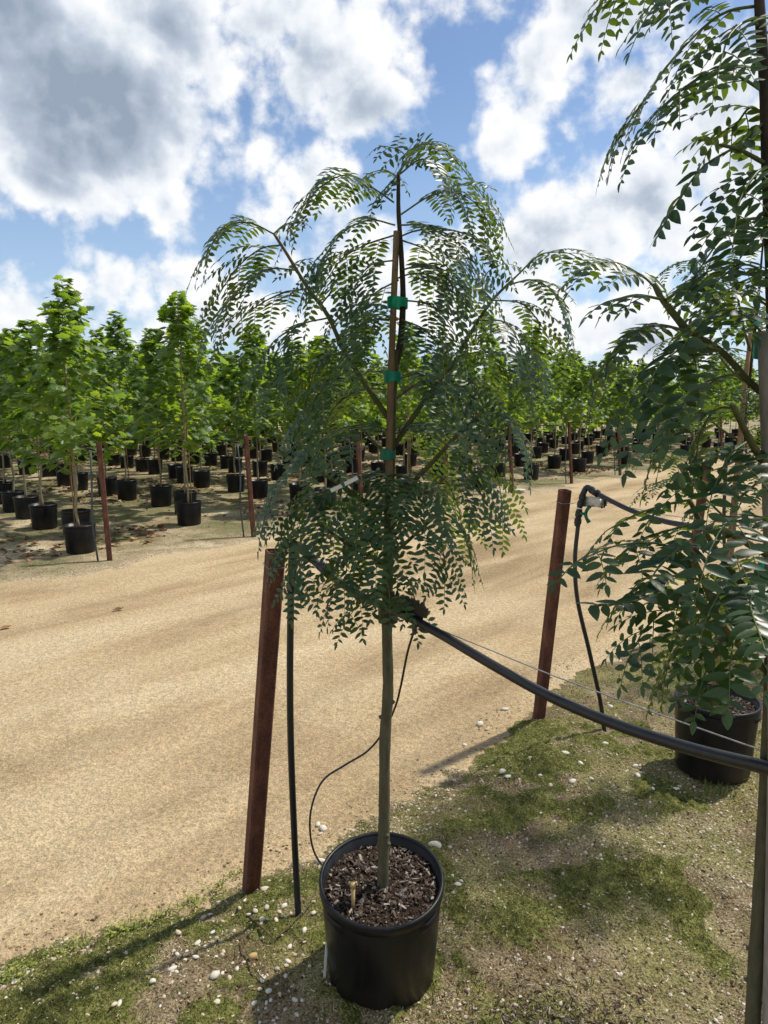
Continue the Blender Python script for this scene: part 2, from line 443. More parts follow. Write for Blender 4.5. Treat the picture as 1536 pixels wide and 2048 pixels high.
MAT = dict(
    road=m_road(), bank=m_bank(), field=m_field(),
    far=m_plain('far_sand', (.46, .37, .25), .95, .2, .3, .1, co=pos),
    rust=m_rust(), pot=m_pot(),
    poly=m_plain('black_polyethylene', (.010, .011, .013), .38, .3, 30, .5),
    polygrey=m_plain('greyed_polyethylene', (.045, .055, .065), .5, .3, 30, .4),
    wire=m_plain('steel_wire', (.30, .29, .27), .45, .3, 60, .5, metallic=.7),
    zinc=m_plain('zinc_plate', (.46, .47, .45), .42, .25, 40, .5, metallic=.6),
    green_plastic=m_plain('green_plastic', (.004, .115, .060), .4, .2, 30),
    teal=m_leaf('teal_tape', (.0, .22, .15), (.0, .22, .15), (.0, .55, .38), .35, .35),
    magenta=m_plain('magenta_plastic', (.16, .01, .07), .4, .2, 30),
    soil=m_plain('potting_soil', (.030, .021, .014), .95, .6, 60, .1, .8),
    tan_plastic=m_plain('tan_plastic', (.42, .29, .13), .45, .2, 40),
    white_plastic=m_plain('white_plastic', (.70, .70, .66), .5, .08, 30),
    trunk=m_bark('grey_green_bark', (.052, .050, .028), (.125, .115, .066), (.13, .072, .034)),
    twig=m_bark('green_twig', (.050, .058, .018), (.105, .110, .038), (.13, .075, .030)),
    stalk=m_plain('leaf_stalk', (.080, .115, .030), .5, .25, 20, .3),
    dark_stem=m_bark('dark_leader', (.022, .018, .013), (.060, .046, .032), (.050, .022, .020)),
    stake=m_bark('tan_wood_stake', (.20, .115, .052), (.36, .225, .115), (.27, .14, .06)),
    bamboo=m_bark('brown_wood_stake', (.125, .085, .042), (.24, .165, .088), (.17, .105, .05)),
    grey_stake=m_bark('weathered_stake', (.17, .155, .13), (.34, .31, .27), (.25, .2, .16)),
    mtrunk=m_bark('pale_young_bark', (.17, .14, .085), (.33, .28, .18), (.23, .17, .09)),
    leaflet=m_leaf('leaflet_green', (.018, .050, .023), (.036, .068, .026), (.20, .33, .028), .24, .36, .38),
    maple=m_leaf('maple_green', (.060, .135, .028), (.095, .165, .050), (.37, .55, .040), .44, .45, .4),
    moss=m_island('moss_green', [(0, (.055, .068, .014)), (.45, (.125, .145, .034)), (.8, (.225, .225, .065)), (1, (.34, .31, .13))], .9, .1),
    grass=m_island('grass_blades', [(0, (.05, .085, .015)), (.5, (.12, .15, .03)), (1, (.24, .22, .07))], .7, .2),
    weed=m_island('weed_leaves', [(0, (.09, .13, .02)), (.5, (.19, .23, .04)), (1, (.30, .30, .07))], .7, .2),
    pebble=m_island('pale_pebbles', [(0, (.36, .29, .20)), (.4, (.48, .41, .31)), (.75, (.56, .51, .42)), (1, (.42, .30, .17))], .8, .3),
    stone=m_island('stones', [(0, (.55, .52, .45)), (.5, (.60, .55, .46)), (.8, (.52, .41, .28)), (1, (.38, .34, .29))], .8, .3),
    ochre=m_plain('ochre_stone', (.46, .33, .14), .8, .3, 30, .2, .4),
    straw=m_island('straw_bits', [(0, (.30, .23, .12)), (.5, (.52, .44, .28)), (.8, (.62, .56, .42)), (1, (.18, .12, .07))], .9, .1),
    clod=m_island('soil_crumbs', [(0, (.06, .04, .022)), (.6, (.14, .095, .05)), (1, (.26, .19, .11))], .95, .1),
    edge=m_island('edge_crumb', [(0, (.11, .075, .042)), (.5, (.24, .17, .10)), (1, (.40, .30, .185))], .95, .1),
    grit=m_island('road_grit', [(0, (.34, .25, .14)), (.4, (.46, .35, .21)), (.8, (.56, .45, .29)), (1, (.26, .19, .11))], .9, .15),
    chip=m_island('bark_chips', [(0, (.020, .013, .009)), (.5, (.060, .040, .028)), (.8, (.13, .10, .08)), (1, (.33, .29, .25))], .85, .2),
    litter=m_island('dead_leaves', [(0, (.075, .028, .013)), (.5, (.17, .075, .034)), (.85, (.28, .15, .075)), (1, (.36, .24, .14))], .8, .2),
    deadwood=m_bark('dead_twig', (.055, .038, .022), (.14, .10, .06), (.2, .16, .1)),
)

# ------------------------------------------------------------------ ground
def axis(segs):
    """segs: (start, stop, step) joined end to end."""
    a = []
    for s0, s1, st in segs: a += list(np.arange(s0, s1-1e-6, st))
    return np.array(a+[segs[-1][1]])
def sheet(name, S, Q, zf, m):
    SS, QQ = np.meshgrid(S, Q, indexing='ij'); X, Y = sq(SS, QQ); Z = zf(X, Y)
    ns, nq = SS.shape
    v = np.stack([X, Y, Z], -1).reshape(-1, 3)
    i = np.arange(ns-1)[:, None]*nq + np.arange(nq-1)[None]
    f = np.stack([i, i+nq, i+nq+1, i+1], -1).reshape(-1, 4)
    me = mesh_np(name, v, f, m, smooth=True)
    o = link(name, me); o['kind'] = 'structure'
    return o, v
g = Geo(); g.add([(-3000, -3000, -.16), (3000, -3000, -.16), (3000, 3000, -.16), (-3000, 3000, -.16)], [(0, 1, 2, 3)])
tag(link('ground', g.mesh('ground', MAT['far'])), kind='structure')
sheet('road', axis([(-30, -2, 1.0), (-2, 0, .12), (0, 6, .035), (6, 14, .10), (14, 90, .6)]),
      axis([(1.9, 5, .035), (5, 9.6, .07)]), road_z, MAT['road'])
bank_o, bv = sheet('mossy_bank', axis([(-6, 0, .2), (0, 5.2, .016), (5.2, 9, .05), (9, 60, .5)]),
                   axis([(-8, -1.2, .25), (-1.2, 3.1, .016)]), bank_z, MAT['bank'])
at = bank_o.data.attributes.new('moss', 'FLOAT', 'POINT')
at.data.foreach_set('value', moss_mask(bv[:, 0], bv[:, 1]).astype(np.float32))
at = bank_o.data.attributes.new('inset', 'FLOAT', 'POINT'); _s, _q = to_sq(bv[:, 0], bv[:, 1])
at.data.foreach_set('value', (bank_edge(_s)-_q).astype(np.float32))
field_o, fv = sheet('field', axis([(-40, 0, 1.0), (0, 30, .14), (30, 110, 1.0)]), axis([(7.4, 14, .10), (14, 46, .4)]), field_z, MAT['field'])
at = field_o.data.attributes.new('inset', 'FLOAT', 'POINT'); _s, _q = to_sq(fv[:, 0], fv[:, 1])
at.data.foreach_set('value', (_q-field_edge(_s)).astype(np.float32))

# ------------------------------------------------------------------ scatter on the ground
def ico(jit, rs, flat=.7):
    p = (1+5**.5)/2
    v = np.array([(-1, p, 0), (1, p, 0), (-1, -p, 0), (1, -p, 0), (0, -1, p), (0, 1, p), (0, -1, -p), (0, 1, -p), (p, 0, -1), (p, 0, 1), (-p, 0, -1), (-p, 0, 1)], float)
    v /= np.linalg.norm(v[0]); v = v*(1+(rs.rand(12, 1)-.5)*jit); v[:, 2] *= flat; v[:, 0] *= 1.25
    f = np.array([(0, 11, 5), (0, 5, 1), (0, 1, 7), (0, 7, 10), (0, 10, 11), (1, 5, 9), (5, 11, 4), (11, 10, 2), (10, 7, 6), (7, 1, 8), (3, 9, 4), (3, 4, 2), (3, 2, 6), (3, 6, 8), (3, 8, 9), (4, 9, 5), (2, 4, 11), (6, 2, 10), (8, 6, 7), (9, 8, 1)])
    return v, f
OCT = (np.array([(1, 0, 0), (-1, .15, 0), (.1, .8, .05), (0, -.85, -.05), (.1, .1, .55), (0, 0, -.5)], float),
       np.array([(0, 2, 4), (2, 1, 4), (1, 3, 4), (3, 0, 4), (2, 0, 5), (1, 2, 5), (3, 1, 5), (0, 3, 5)]))
SHARD = (np.array([(-1, -.16, 0), (1, -.10, .05), (.9, .16, 0), (-.9, .12, .08), (0, 0, .16), (0, 0, -.1)], float),
         np.array([(0, 1, 4), (1, 2, 4), (2, 3, 4), (3, 0, 4), (1, 0, 5), (2, 1, 5), (3, 2, 5), (0, 3, 5)]))
rs = np.random.RandomState(11)
def near_pts(N, zf, keep, y0=1.2, y1=5.5, power=1.7):
    """random ground points in the wedge in front of the camera, denser near."""
    out = []
    while sum(len(o) for o in out) < N:
        y = y0+(y1-y0)*rs.rand(N*2)**power; x = (rs.rand(N*2)*2-1)*(.62*y+.25)
        k = keep(x, y); out.append(np.stack([x[k], y[k]], 1))
    xy = np.concatenate(out)[:N]
    return np.stack([xy[:, 0], xy[:, 1], zf(xy[:, 0], xy[:, 1])], 1)
def inside(x, y): s, q = to_sq(x, y); return bank_edge(s)-q
on_bank = lambda x, y: inside(x, y) > .02
def stuff(name, tmpl, T, size, tilt, m, label, cat, smooth=False, sq_=None):
    R = rand_rot(len(T), rs, tilt)*size[:, None, None]
    v, f = scatter_mesh(tmpl[0], tmpl[1], R, T)
    o = link(name, mesh_np(name, v, f, m, smooth=smooth)); tag(o, label, cat, kind='stuff'); return o
def cluster(x, y, sc, th, seed=0.): return fbm(x*sc+seed, y*sc+seed*2, 3) > th
# fine pebbles on the bank
T = near_pts(13000, bank_z, lambda x, y: on_bank(x, y) & ((moss_mask(x, y) < .55) | (rs.rand(len(x)) < .2)) & (cluster(x, y, 1.7, .45, 3) | (rs.rand(len(x)) < .25)))
stuff('small_pebbles', ico(.35, rs), T, .0022+.0058*rs.rand(len(T))**3, .5, MAT['pebble'], 'fine pale pebbles strewn over the mossy bank', 'pebbles')
T = near_pts(42000, bank_z, lambda x, y: on_bank(x, y) & ((moss_mask(x, y) < .5) | (rs.rand(len(x)) < .25)) & (cluster(x, y, 2.2, .46, 8) | (rs.rand(len(x)) < .3)))
stuff('straw_bits', SHARD, T, .003+.008*rs.rand(len(T))**2.2, .5, MAT['straw'], 'short bits of dry straw scattered over the bank', 'straw')
T = near_pts(24000, bank_z, lambda x, y: on_bank(x, y) & ((moss_mask(x, y) < .6)))
stuff('soil_crumbs', OCT, T, .0022+.008*rs.rand(len(T))**3, .8, MAT['clod'], 'brown crumbs of soil lying on the bank', 'soil')
# the heap of shredded chips in front of the right-hand trees
T = near_pts(1500, bank_z, lambda x, y: np.exp(-(((x-.55)/.22)**2+((y-1.93)/.16)**2)) > rs.rand(len(x)))
stuff('wood_shreds', SHARD, T, .006+.012*rs.rand(len(T)), .5, MAT['chip'], 'shredded grey bark spilled on the ground right of the near pot', 'bark')
# road grit
T = near_pts(38000, road_z, lambda x, y: inside(x, y) < .0, 1.6, 8.0, 1.5)
stuff('road_grit', OCT, T, .0018+.0035*rs.rand(len(T))**3, .8, MAT['grit'], 'coarse sand and grit on the road', 'grit')
# soil and stones crumbling from the bank onto the road edge
T = near_pts(1500, lambda x, y: np.maximum(bank_z(x, y), road_z(x, y)), lambda x, y: np.abs(inside(x, y)+.04) < .10*rs.rand(len(x))+.02, 1.6, 8, 1.2)
stuff('edge_crumbs', OCT, T, .003+.010*rs.rand(len(T))**3, .8, MAT['edge'], 'crumbs of dark soil along the edge of the bank', 'soil')
# moss: short blades standing on the cushions
blade = (np.array([(-.30, 0, -.15), (.30, 0, -.15), (.05, .25, 1.0)], float), np.array([(0, 1, 2)]))
T = near_pts(90000, bank_z, lambda x, y: on_bank(x, y) & (moss_mask(x, y)+.30*fbm(x*3, y*3, 2)-.08 > .15+.95*rs.rand(len(x))), 1.2, 6.0, 1.6)
stuff('moss', blade, T, .0025+.0045*rs.rand(len(T)), .9, MAT['moss'], 'cushions of green moss growing on the bank', 'moss')
# weeds along the road edge
def tuft(n, h, spread, seed, width=.004, curl=.6):
    r = random.Random(seed); v = []; f = []
    for i in range(n):
        a = r.random()*6.28; l = h*(.5+.6*r.random()); bx, by = r.gauss(0, spread), r.gauss(0, spread)
        dx, dy = math.cos(a), math.sin(a); lean = curl*r.random(); w = width*(.6+.8*r.random())
        o = len(v); px, py = -dy*w, dx*w
        for t_, ww in ((0, 1.), (.5, .8), (1., .0)):
            x = bx+dx*lean*l*t_*t_; y = by+dy*lean*l*t_*t_; z = l*t_*(1-.25*lean*t_)
            v += [(x-px*ww, y-py*ww, z), (x+px*ww, y+py*ww, z)]
        f += [(o, o+1, o+3, o+2), (o+2, o+3, o+5, o+4)]
    return v, f
def weed(n, h, spread, seed):
    r = random.Random(seed); v = []; f = []
    for i in range(n):
        a = r.random()*6.28; d = r.random()**.7*spread; x, y, z = d*math.cos(a), d*math.sin(a), h*r.random()**1.5
        l = .006+.010*r.random(); b = r.random()*6.28; ux, uy = math.cos(b), math.sin(b); e = r.uniform(-.4, .5); o = len(v)
        v += [(x, y, z), (x+ux*l*.5-uy*l*.35, y+uy*l*.5+ux*l*.35, z+e*l*.5), (x+ux*l, y+uy*l, z+e*l), (x+ux*l*.5+uy*l*.35, y+uy*l*.5-ux*l*.35, z+e*l*.5)]
        f += [(o, o+1, o+2, o+3)]
    return v, f
EDGE_WEEDS = [G(px, py) for px, py in ((470, 1735), (430, 1765), (395, 1790), (330, 1815), (295, 1835), (225, 1865), (150, 1885), (115, 1905), (40, 1945), (20, 1965), (255, 1850), (370, 1800))]
wg = Geo()
for i, c in enumerate(EDGE_WEEDS):
    v, f = weed(70, .035, .05, i); z = bz(c.x, c.y)
    wg.add([(a+c.x, b+c.y, d+z) for a, b, d in v], f)
    v, f = tuft(16, .05, .025, i+50, .0018, .9)
    wg.add([(a+c.x, b+c.y, d+z) for a, b, d in v], f)
tag(link('edge_weeds', wg.mesh('edge_weeds', MAT['weed'])), 'yellow green seedlings fringing the bank along the sandy road', 'weeds', kind='stuff')
wg = Geo()
for i in range(26):
    a = G(1395+80*random.Random(i).random(), 1568+45*random.Random(i+9).random()**1.5) if i < 14 else G(*[(905, 2010), (930, 1985), (1290, 1905), (1240, 1960), (1000, 2040), (880, 2030), (1180, 2000), (560, 1990), (590, 2010), (610, 1960), (875, 1880), (960, 1990)][i-14])
    v, f = tuft(16 if i < 14 else 9, .075 if i < 14 else .035, .02, i, .0018, .9); z = bz(a.x, a.y)-.004
    wg.add([(p+a.x, q_+a.y, d+z) for p, q_, d in v], f)
tag(link('grass_tufts', wg.mesh('grass_tufts', MAT['grass'])), 'thin grass tufts sprouting around the black pots', 'grass', kind='stuff')
# single stones
stone_meshes = []
for i in range(6):
    v, f = ico(.45, rs, .62)
    e = {}; vv = [tuple(p) for p in v]; ff = []
    def mid(a, b):
        k = (min(a, b), max(a, b))
        if k not in e:
            p = (np.array(vv[a])+np.array(vv[b]))/2; e[k] = len(vv); vv.append(tuple(p*(1.07+.05*rs.rand())))
        return e[k]
    for a, b, c in f:
        x, y, z = mid(a, b), mid(b, c), mid(c, a); ff += [(a, x, z), (b, y, x), (c, z, y), (x, y, z)]
    stone_meshes.append(mesh_np('pebble', vv, ff, MAT['stone'], smooth=True))
STONES = [(531, 1768, 11), (512, 1768, 6), (533, 1822, 8), (568, 1818, 8), (525, 1846, 8), (543, 1844, 6), (552, 1856, 7), (490, 1800, 5), (524, 1880, 5), (505, 1862, 4),
          (447, 1905, 6), (430, 1965, 12), (345, 1948, 10), (392, 1930, 7), (460, 1970, 8), (475, 1948, 6), (488, 1935, 5), (444, 1913, 6), (355, 1912, 6), (240, 2022, 9),
          (230, 2030, 7), (175, 2043, 6), (555, 1948, 7), (572, 1962, 6), (585, 1975, 6), (553, 1975, 5), (590, 2012, 8), (560, 2000, 6), (580, 1905, 7), (590, 1918, 5),
          (640, 1702, 12), (655, 1735, 8), (670, 1712, 8), (692, 1700, 6), (870, 1706, 15), (645, 1630, 11), (636, 1622, 8), (640, 1640, 6), (915, 1783, 8), (922, 1775, 5),
          (905, 1765, 5), (1005, 1558, 9), (1015, 1572, 7), (1130, 1520, 8), (1160, 1545, 8), (1100, 1590, 7), (1145, 1575, 9), (1080, 1568, 6), (1182, 1573, 6), (1275, 1568, 8),
          (1270, 1545, 7), (1210, 1500, 8), (1220, 1420, 7), (960, 1430, 10), (975, 1440, 6), (1010, 1402, 8), (930, 1470, 6), (1305, 1595, 5), (1180, 1640, 5), (1060, 1530, 6)]
_pr = random.Random(42)
for _ in range(55):                                     # the gravelly patch left of the near pot
    _a = _pr.random(); STONES.append((int(300+340*_a**.7), int(1800+245*_pr.random()), _pr.choice((3, 4, 4, 5, 6, 8))))
for i, (px, py, r) in enumerate(STONES):
    p = G(px, py, .03); zc = proj(p)[2]; R_ = r*zc/F*.80
    o = link('pebble', stone_meshes[i % 6]); o.scale = (R_, R_*.85, R_); o.rotation_euler = (0, 0, i*2.4)
    o.location = (p.x, p.y, max(bz(p.x, p.y), rz(p.x, p.y))+R_*.25)
    tag(o, 'pale rounded pebble half sunk in the bare soil of the mossy bank', 'stone', 'single pebbles on the mossy bank')
def one_stone(px, py, r, m, label):
    p = G(px, py, .03); R_ = r*proj(p)[2]/F*.62; me = stone_meshes[2].copy(); me.materials[0] = m
    o = link('stone', me); o.scale = (R_*.8, R_*.8, R_*1.1); o.location = (p.x, p.y, bz(p.x, p.y)+R_*.3); o.rotation_euler = (.3, .2, 1)
    tag(o, label, 'stone')
one_stone(507, 1928, 17, MAT['ochre'], 'ochre yellow stone standing among white pebbles near the black riser hose')
# paper scrap, stone at far post, leaves on the road
p = G(1352, 1590, .04); gg = Geo(); gg.box((0, 0, 0), (.030, .018, .002))
o = link('paper_scrap', gg.mesh('paper_scrap', MAT['white_plastic']), loc=(p.x, p.y, bz(p.x, p.y)+.008)); o.rotation_euler = (.2, .1, .5)
tag(o, 'small white scrap of paper on the ground before the shaded pot', 'scrap')
p = G(1037, 983); o = link('stone', stone_meshes[1], loc=(p.x, p.y, fz(p.x, p.y)+.04)); o.scale = (.12, .09, .08)
tag(o, 'large white stone lying at the foot of a rusty post beyond the road', 'stone')
# twigs
def twig(px, label, r=.004):
    pts = [G(a, b, .0) for a, b in px]; pts = spline([Vector((q_.x, q_.y, bz(q_.x, q_.y)+.012)) for q_ in pts], 4)
    g_ = Geo(); g_.tube(pts, [r*(1-.5*i/len(pts)) for i in range(len(pts))], 6)
    tag(link('twig', g_.mesh('twig', MAT['deadwood'], True)), label, 'twig')
twig([(500, 1852), (525, 1885), (552, 1913)], 'thick brown dead twig lying among pebbles left of the near pot', .0055)
twig([(553, 1905), (595, 1868), (632, 1830)], 'thin reddish stick leaning from the pebbles to the near pot', .003)
twig([(482, 1900), (500, 1950), (520, 1985), (545, 2010)], 'pale dry stem trailing past the ochre stone', .0025)
twig([(475, 1905), (472, 1960)], 'short pale straw stem beside the large white pebble', .002)
for px, py in ((236, 1214), (10, 1250)):
    p = G(px, py); gg = Geo(); v, f = [(-.05, -.02, .0), (0, -.035, .02), (.05, -.01, .006), (.045, .03, .026), (0, .02, .004), (-.05, .025, .022)], [(0, 1, 4, 5), (1, 2, 3, 4)]
    gg.add(v, f)
    o = link('dead_leaf', gg.mesh('dead_leaf', MAT['litter']), loc=(p.x, p.y, rz(p.x, p.y)+.008)); o.rotation_euler = (0, .2, px)
    tag(o, 'single brown curled leaf lying on the bare sandy road', 'leaf', 'dead leaves on the road')

# ------------------------------------------------------------------ posts, hoses, wires
def post(base, top, side, rot, label, group=None, zf=bz):
    """square steel tube with an open top, leaning."""
    b = Vector((base[0], base[1], zf(base[0], base[1])-.12)); tp = Vector(top); ax = (tp-b); L = ax.length; ax.normalize()
    x = Vector((math.cos(rot), math.sin(rot), 0)); x = (x-ax*x.dot(ax)).normalized(); y = ax.cross(x)
    h = side/2; w = .005; c = .007
    def ring(r, z, ch):
        pts = []
        for sx, sy in ((-1, -1), (1, -1), (1, 1), (-1, 1)):
            a, b_ = (sx*r, sy*(r-ch)), (sx*(r-ch), sy*r)
            pts += ([a, b_] if sx*sy > 0 else [b_, a]) if True else []
        pts.sort(key=lambda q_: math.atan2(q_[1], q_[0]))
        return [x*p_+y*q_+ax*z for p_, q_ in pts]
    vs = ring(h, 0, c)+ring(h, L*.5, c)+ring(h, L, c)+ring(h-w, L, c*.6)+ring(h-w, L-.25, c*.6)
    fs = [(i*8+j, i*8+(j+1) % 8, i*8+8+(j+1) % 8, i*8+8+j) for i in range(4) for j in range(8)]+[tuple(32+j for j in range(8))]
    g_ = Geo(); g_.add(vs, fs)
    o = link('steel_post', g_.mesh('steel_post', MAT['rust']), loc=b)
    tag(o, label, 'post', group); return o, x, y, ax
def hose_run(name, pts, r, m, label, cat, n=8, parent=None, sides=10, group=None):
    g_ = Geo(); g_.tube(spline(pts, n), r, sides)
    o = link(name, g_.mesh(name, m, True), parent)
    if not parent: tag(o, label, cat, group)
    return o
def wire_loop(p, side, x, y, ax, tgt, name, label):
    h = side/2+.002
    pts = [p+x*h+y*h, p-x*h+y*h, p-x*h-y*h, p+x*h-y*h, p+x*h+y*h]
    return pts

# near row A: post, riser, pipe, wire
A_b = G(497, 1772); A_t = W(551, 1102, 2.52)
pA, xA, yA, aA = post((A_b.x, A_b.y), A_t, .062, math.radians(28), 'rusty square steel post leaning beside the near potted sapling')
B_b = G(1075, 1432); B_t = W(1130, 980, 4.16)
pB, xB, yB, aB = post((B_b.x, B_b.y), B_t, .062, math.radians(20), 'rusty leaning post with zinc wire tensioner on the bank before the road')
C_b = G(1362, 1262); C_t = W(1414, 926, 5.9)
pC, xC, yC, aC = post((C_b.x, C_b.y), C_t, .062, math.radians(25), 'rusty leaning post behind the right-hand foliage at the road edge')
D_b = Vector((4.25, 7.75, 0)); D_t = Vector((4.36, 7.64, 1.46))
pD, xD, yD, aD = post((D_b.x, D_b.y), D_t, .062, math.radians(25), 'rusty post mostly hidden by leaves, farthest along the near road edge')

def fitting_chain(root, pts_r, sides=12):
    """black barbed couplings as parts."""
    for (a, b, r) in pts_r:
        g_ = Geo(); a, b = Vector(a), Vector(b); d = b-a
        g_.tube([a, a+d*.12, a+d*.15, a+d*.42, a+d*.45, a+d*.55, a+d*.58, a+d*.85, a+d*.88, b], [r*.82, r*.82, r, r, r*.8, r*.8, r, r, r*.82, r*.82], sides)
        link('coupling', g_.mesh('coupling', MAT['poly'], False), root)
def valve(root, p, out, up=Vector((0, 0, 1)), size=.03):
    out = Vector(out).normalized(); g_ = Geo()
    g_.tube([p, p+out*size*.8], size*.22, 8)
    side = up.cross(out).normalized(); c = p+out*size*.85
    for s_ in (-1, 1):
        g_.tube([c, c+(up*s_+out*.25).normalized()*size*.7+out*.002, c+(up*s_+out*.5).normalized()*size*1.5], [size*.30, size*.26, size*.34], 8)
    link('valve_handle', g_.mesh('valve_handle', MAT['green_plastic'], True), root)

rA = G(598, 1858); rA.z = bz(rA.x, rA.y)
YR = 2.46
r_top = W(582, 1182, YR)
root = empty('riser_hose', (rA.x, rA.y, rA.z)); O = Vector(root.location)
pts = [Vector((rA.x, rA.y, rA.z-.05)), W(590, 1700, 2.49), W(582, 1500, YR), W(580, 1340, YR), r_top]
hose_run('hose', [p_-O for p_ in pts], .0125, MAT['poly'], '', '', parent=root)
elbow = W(590, 1095, 2.45)
fitting_chain(root, [(r_top-O, W(584, 1145, YR)-O, .0185), (W(584, 1147, YR)-O, W(587, 1112, 2.45)-O, .017)])
g_ = Geo(); g_.tube(spline([W(587, 1114, 2.45)-O, W(590, 1092, 2.44)-O, W(606, 1098, 2.42)-O, W(625, 1118, 2.39)-O], 4), .017, 10)
link('elbow', g_.mesh('elbow', MAT['poly'], True), root)
valve(root, W(590, 1168, YR-.012)-O, (.5, -.6, -.2), size=.028)
tag(root, 'upright black irrigation hose rising beside the near rusty post', 'hose')

root = empty('water_pipe', tuple(W(625, 1118, 2.39))); O = Vector(root.location)
PIPE = [W(622, 1116, 2.395), W(660, 1150, 2.33), W(720, 1190, 2.25), W(800, 1226, 2.07), W(880, 1268, 1.97), W(985, 1330, 1.83), W(1100, 1393, 1.70), W(1230, 1448, 1.55), W(1380, 1497, 1.38), W(1540, 1537, 1.21), W(1750, 1590, 1.02)]
hose_run('pipe', [p_-O for p_ in PIPE], .0135, MAT['poly'], '', '', parent=root, n=8, sides=14)
tag(root, 'thick black plastic water pipe sagging across in front of the pots', 'pipe')
g_ = Geo(); g_.tube([W(640, 1130, 2.36)-O, W(660, 1149, 2.33)-O], .018, 12)
link('coupling', g_.mesh('coupling', MAT['poly'], True), root)

a0 = A_t-aA*.055; hh = .033
lp = [a0-xA*hh-yA*hh, a0+xA*hh-yA*hh, a0+xA*hh+yA*hh, a0-xA*hh+yA*hh, a0-xA*hh-yA*hh]
far_end = W(1700, 1556, 1.14)
g_ = Geo(); g_.tube(lp, .0015, 5); g_.tube([a0+xA*hh-yA*hh, W(700, 1192, 2.26), W(850, 1247, 2.02), W(1100, 1349, 1.72), W(1300, 1422, 1.53), W(1490, 1489, 1.33), far_end], .0017, 6)
tag(link('support_wire', g_.mesh('support_wire', MAT['wire'])), 'thin steel wire stretched from the near rusty post above the black pipe', 'wire')

# near row B: riser, ratchet tensioner, pipe, wire
rB = G(1211, 1483); rB.z = bz(rB.x, rB.y)
root = empty('riser_hose', tuple(rB)); O = Vector(rB)
top = W(1157, 1042, 4.02)
hose_run('hose', [p_-O for p_ in [Vector((rB.x, rB.y, rB.z-.05)), W(1200, 1400, 3.98), W(1178, 1300, 3.98), W(1155, 1200, 3.98), W(1150, 1120, 4.0), top]], .0125, MAT['poly'], '', '', parent=root)
fitting_chain(root, [(top+Vector((-.006, 0, -.03))-O, W(1159, 1018, 4.02)-O, .021), (W(1159, 1016, 4.02)-O, W(1167, 985, 4.02)-O, .020)])
g_ = Geo(); g_.tube(spline([W(1166, 988, 4.02)-O, W(1174, 975, 4.02)-O, W(1186, 981, 3.98)-O], 4), .017, 10); g_.tube([W(1182, 979, 3.99)-O, W(1196, 988, 3.95)-O], .021, 12)
link('elbow', g_.mesh('elbow', MAT['poly'], True), root)
valve(root, W(1160, 1027, 4.0)-O, (.8, -.5, 0), size=.036)
tag(root, 'curved black riser hose with green valve beside the tensioned post', 'hose')
hose_run('water_pipe', [W(1194, 987, 3.955), W(1260, 1020, 3.72), W(1330, 1043, 3.45), W(1420, 1058, 3.15), W(1560, 1085, 2.8)], .0135, MAT['poly'], 'black water pipe running from the green valve into the right-hand foliage', 'pipe')
b0 = B_t-aB*.075
lp = [b0-xB*hh-yB*hh, b0+xB*hh-yB*hh, b0+xB*hh+yB*hh, b0-xB*hh+yB*hh, b0-xB*hh-yB*hh]
tw = W(1170, 1003, 4.04)
g_ = Geo(); g_.tube(lp, .0022, 5); g_.tube([b0+xB*hh-yB*hh, tw], .0022, 5); g_.tube([W(1212, 1005, 3.93), W(1330, 1030, 3.48), W(1560, 1062, 2.82)], .0018, 5)
tag(link('support_wire', g_.mesh('support_wire', MAT['wire'])), 'steel wire tied round the post and running to the zinc tensioner', 'wire')
root = empty('wire_tensioner', tuple(tw)); O = Vector(tw)
ux = (W(1212, 1004, 3.93)-tw).normalized(); uz = Vector((0, 0, 1)); uy = uz.cross(ux).normalized(); Mx = Matrix((ux, uy, ux.cross(uy))).transposed()
g_ = Geo()
for s_ in (-1, 1): g_.box(ux*.055+uy*.016*s_, (.115, .003, .056), Mx)
g_.box(ux*.0, (.003, .032, .056), Mx)
link('plate', g_.mesh('plate', MAT['zinc']), root)
c = ux*.095
g_ = Geo(); g_.tube([c-uy*.022, c+uy*.022], .017, 16); g_.tube([c-uy*.026, c-uy*.022], .024, 16)
link('drum', g_.mesh('drum', MAT['zinc']), root)
g_ = Geo(); n = 14; vs = []
for z_ in (-.006, .006):
    for j in range(n*2):
        r_ = .040 if j % 2 else .031; an = math.pi*j/n
        vs.append(c+ux*math.cos(an)*r_+ux.cross(uy)*math.sin(an)*r_+uy*(z_+.024))
g_.add(vs, [(j, (j+1) % (2*n), 2*n+(j+1) % (2*n), 2*n+j) for j in range(2*n)]+[tuple(range(2*n-1, -1, -1)), tuple(range(2*n, 4*n))])
link('ratchet_wheel', g_.mesh('ratchet_wheel', MAT['poly']), root)
tag(root, 'silver zinc ratchet wire tensioner beside the black elbow', 'tensioner')
# row C riser
ct = W(1452, 930, 5.75); cb = Vector((ct.x-.02, 5.68, 0)); cb.z = bz(cb.x, cb.y)
hose_run('riser_hose', [cb-Vector((0, 0, .05)), W(1462, 1180, 5.7), W(1448, 1080, 5.7), ct, W(1458, 922, 5.72)], .014, MAT['poly'], 'black riser hose behind the leaves beside the right-hand rusty post', 'hose')

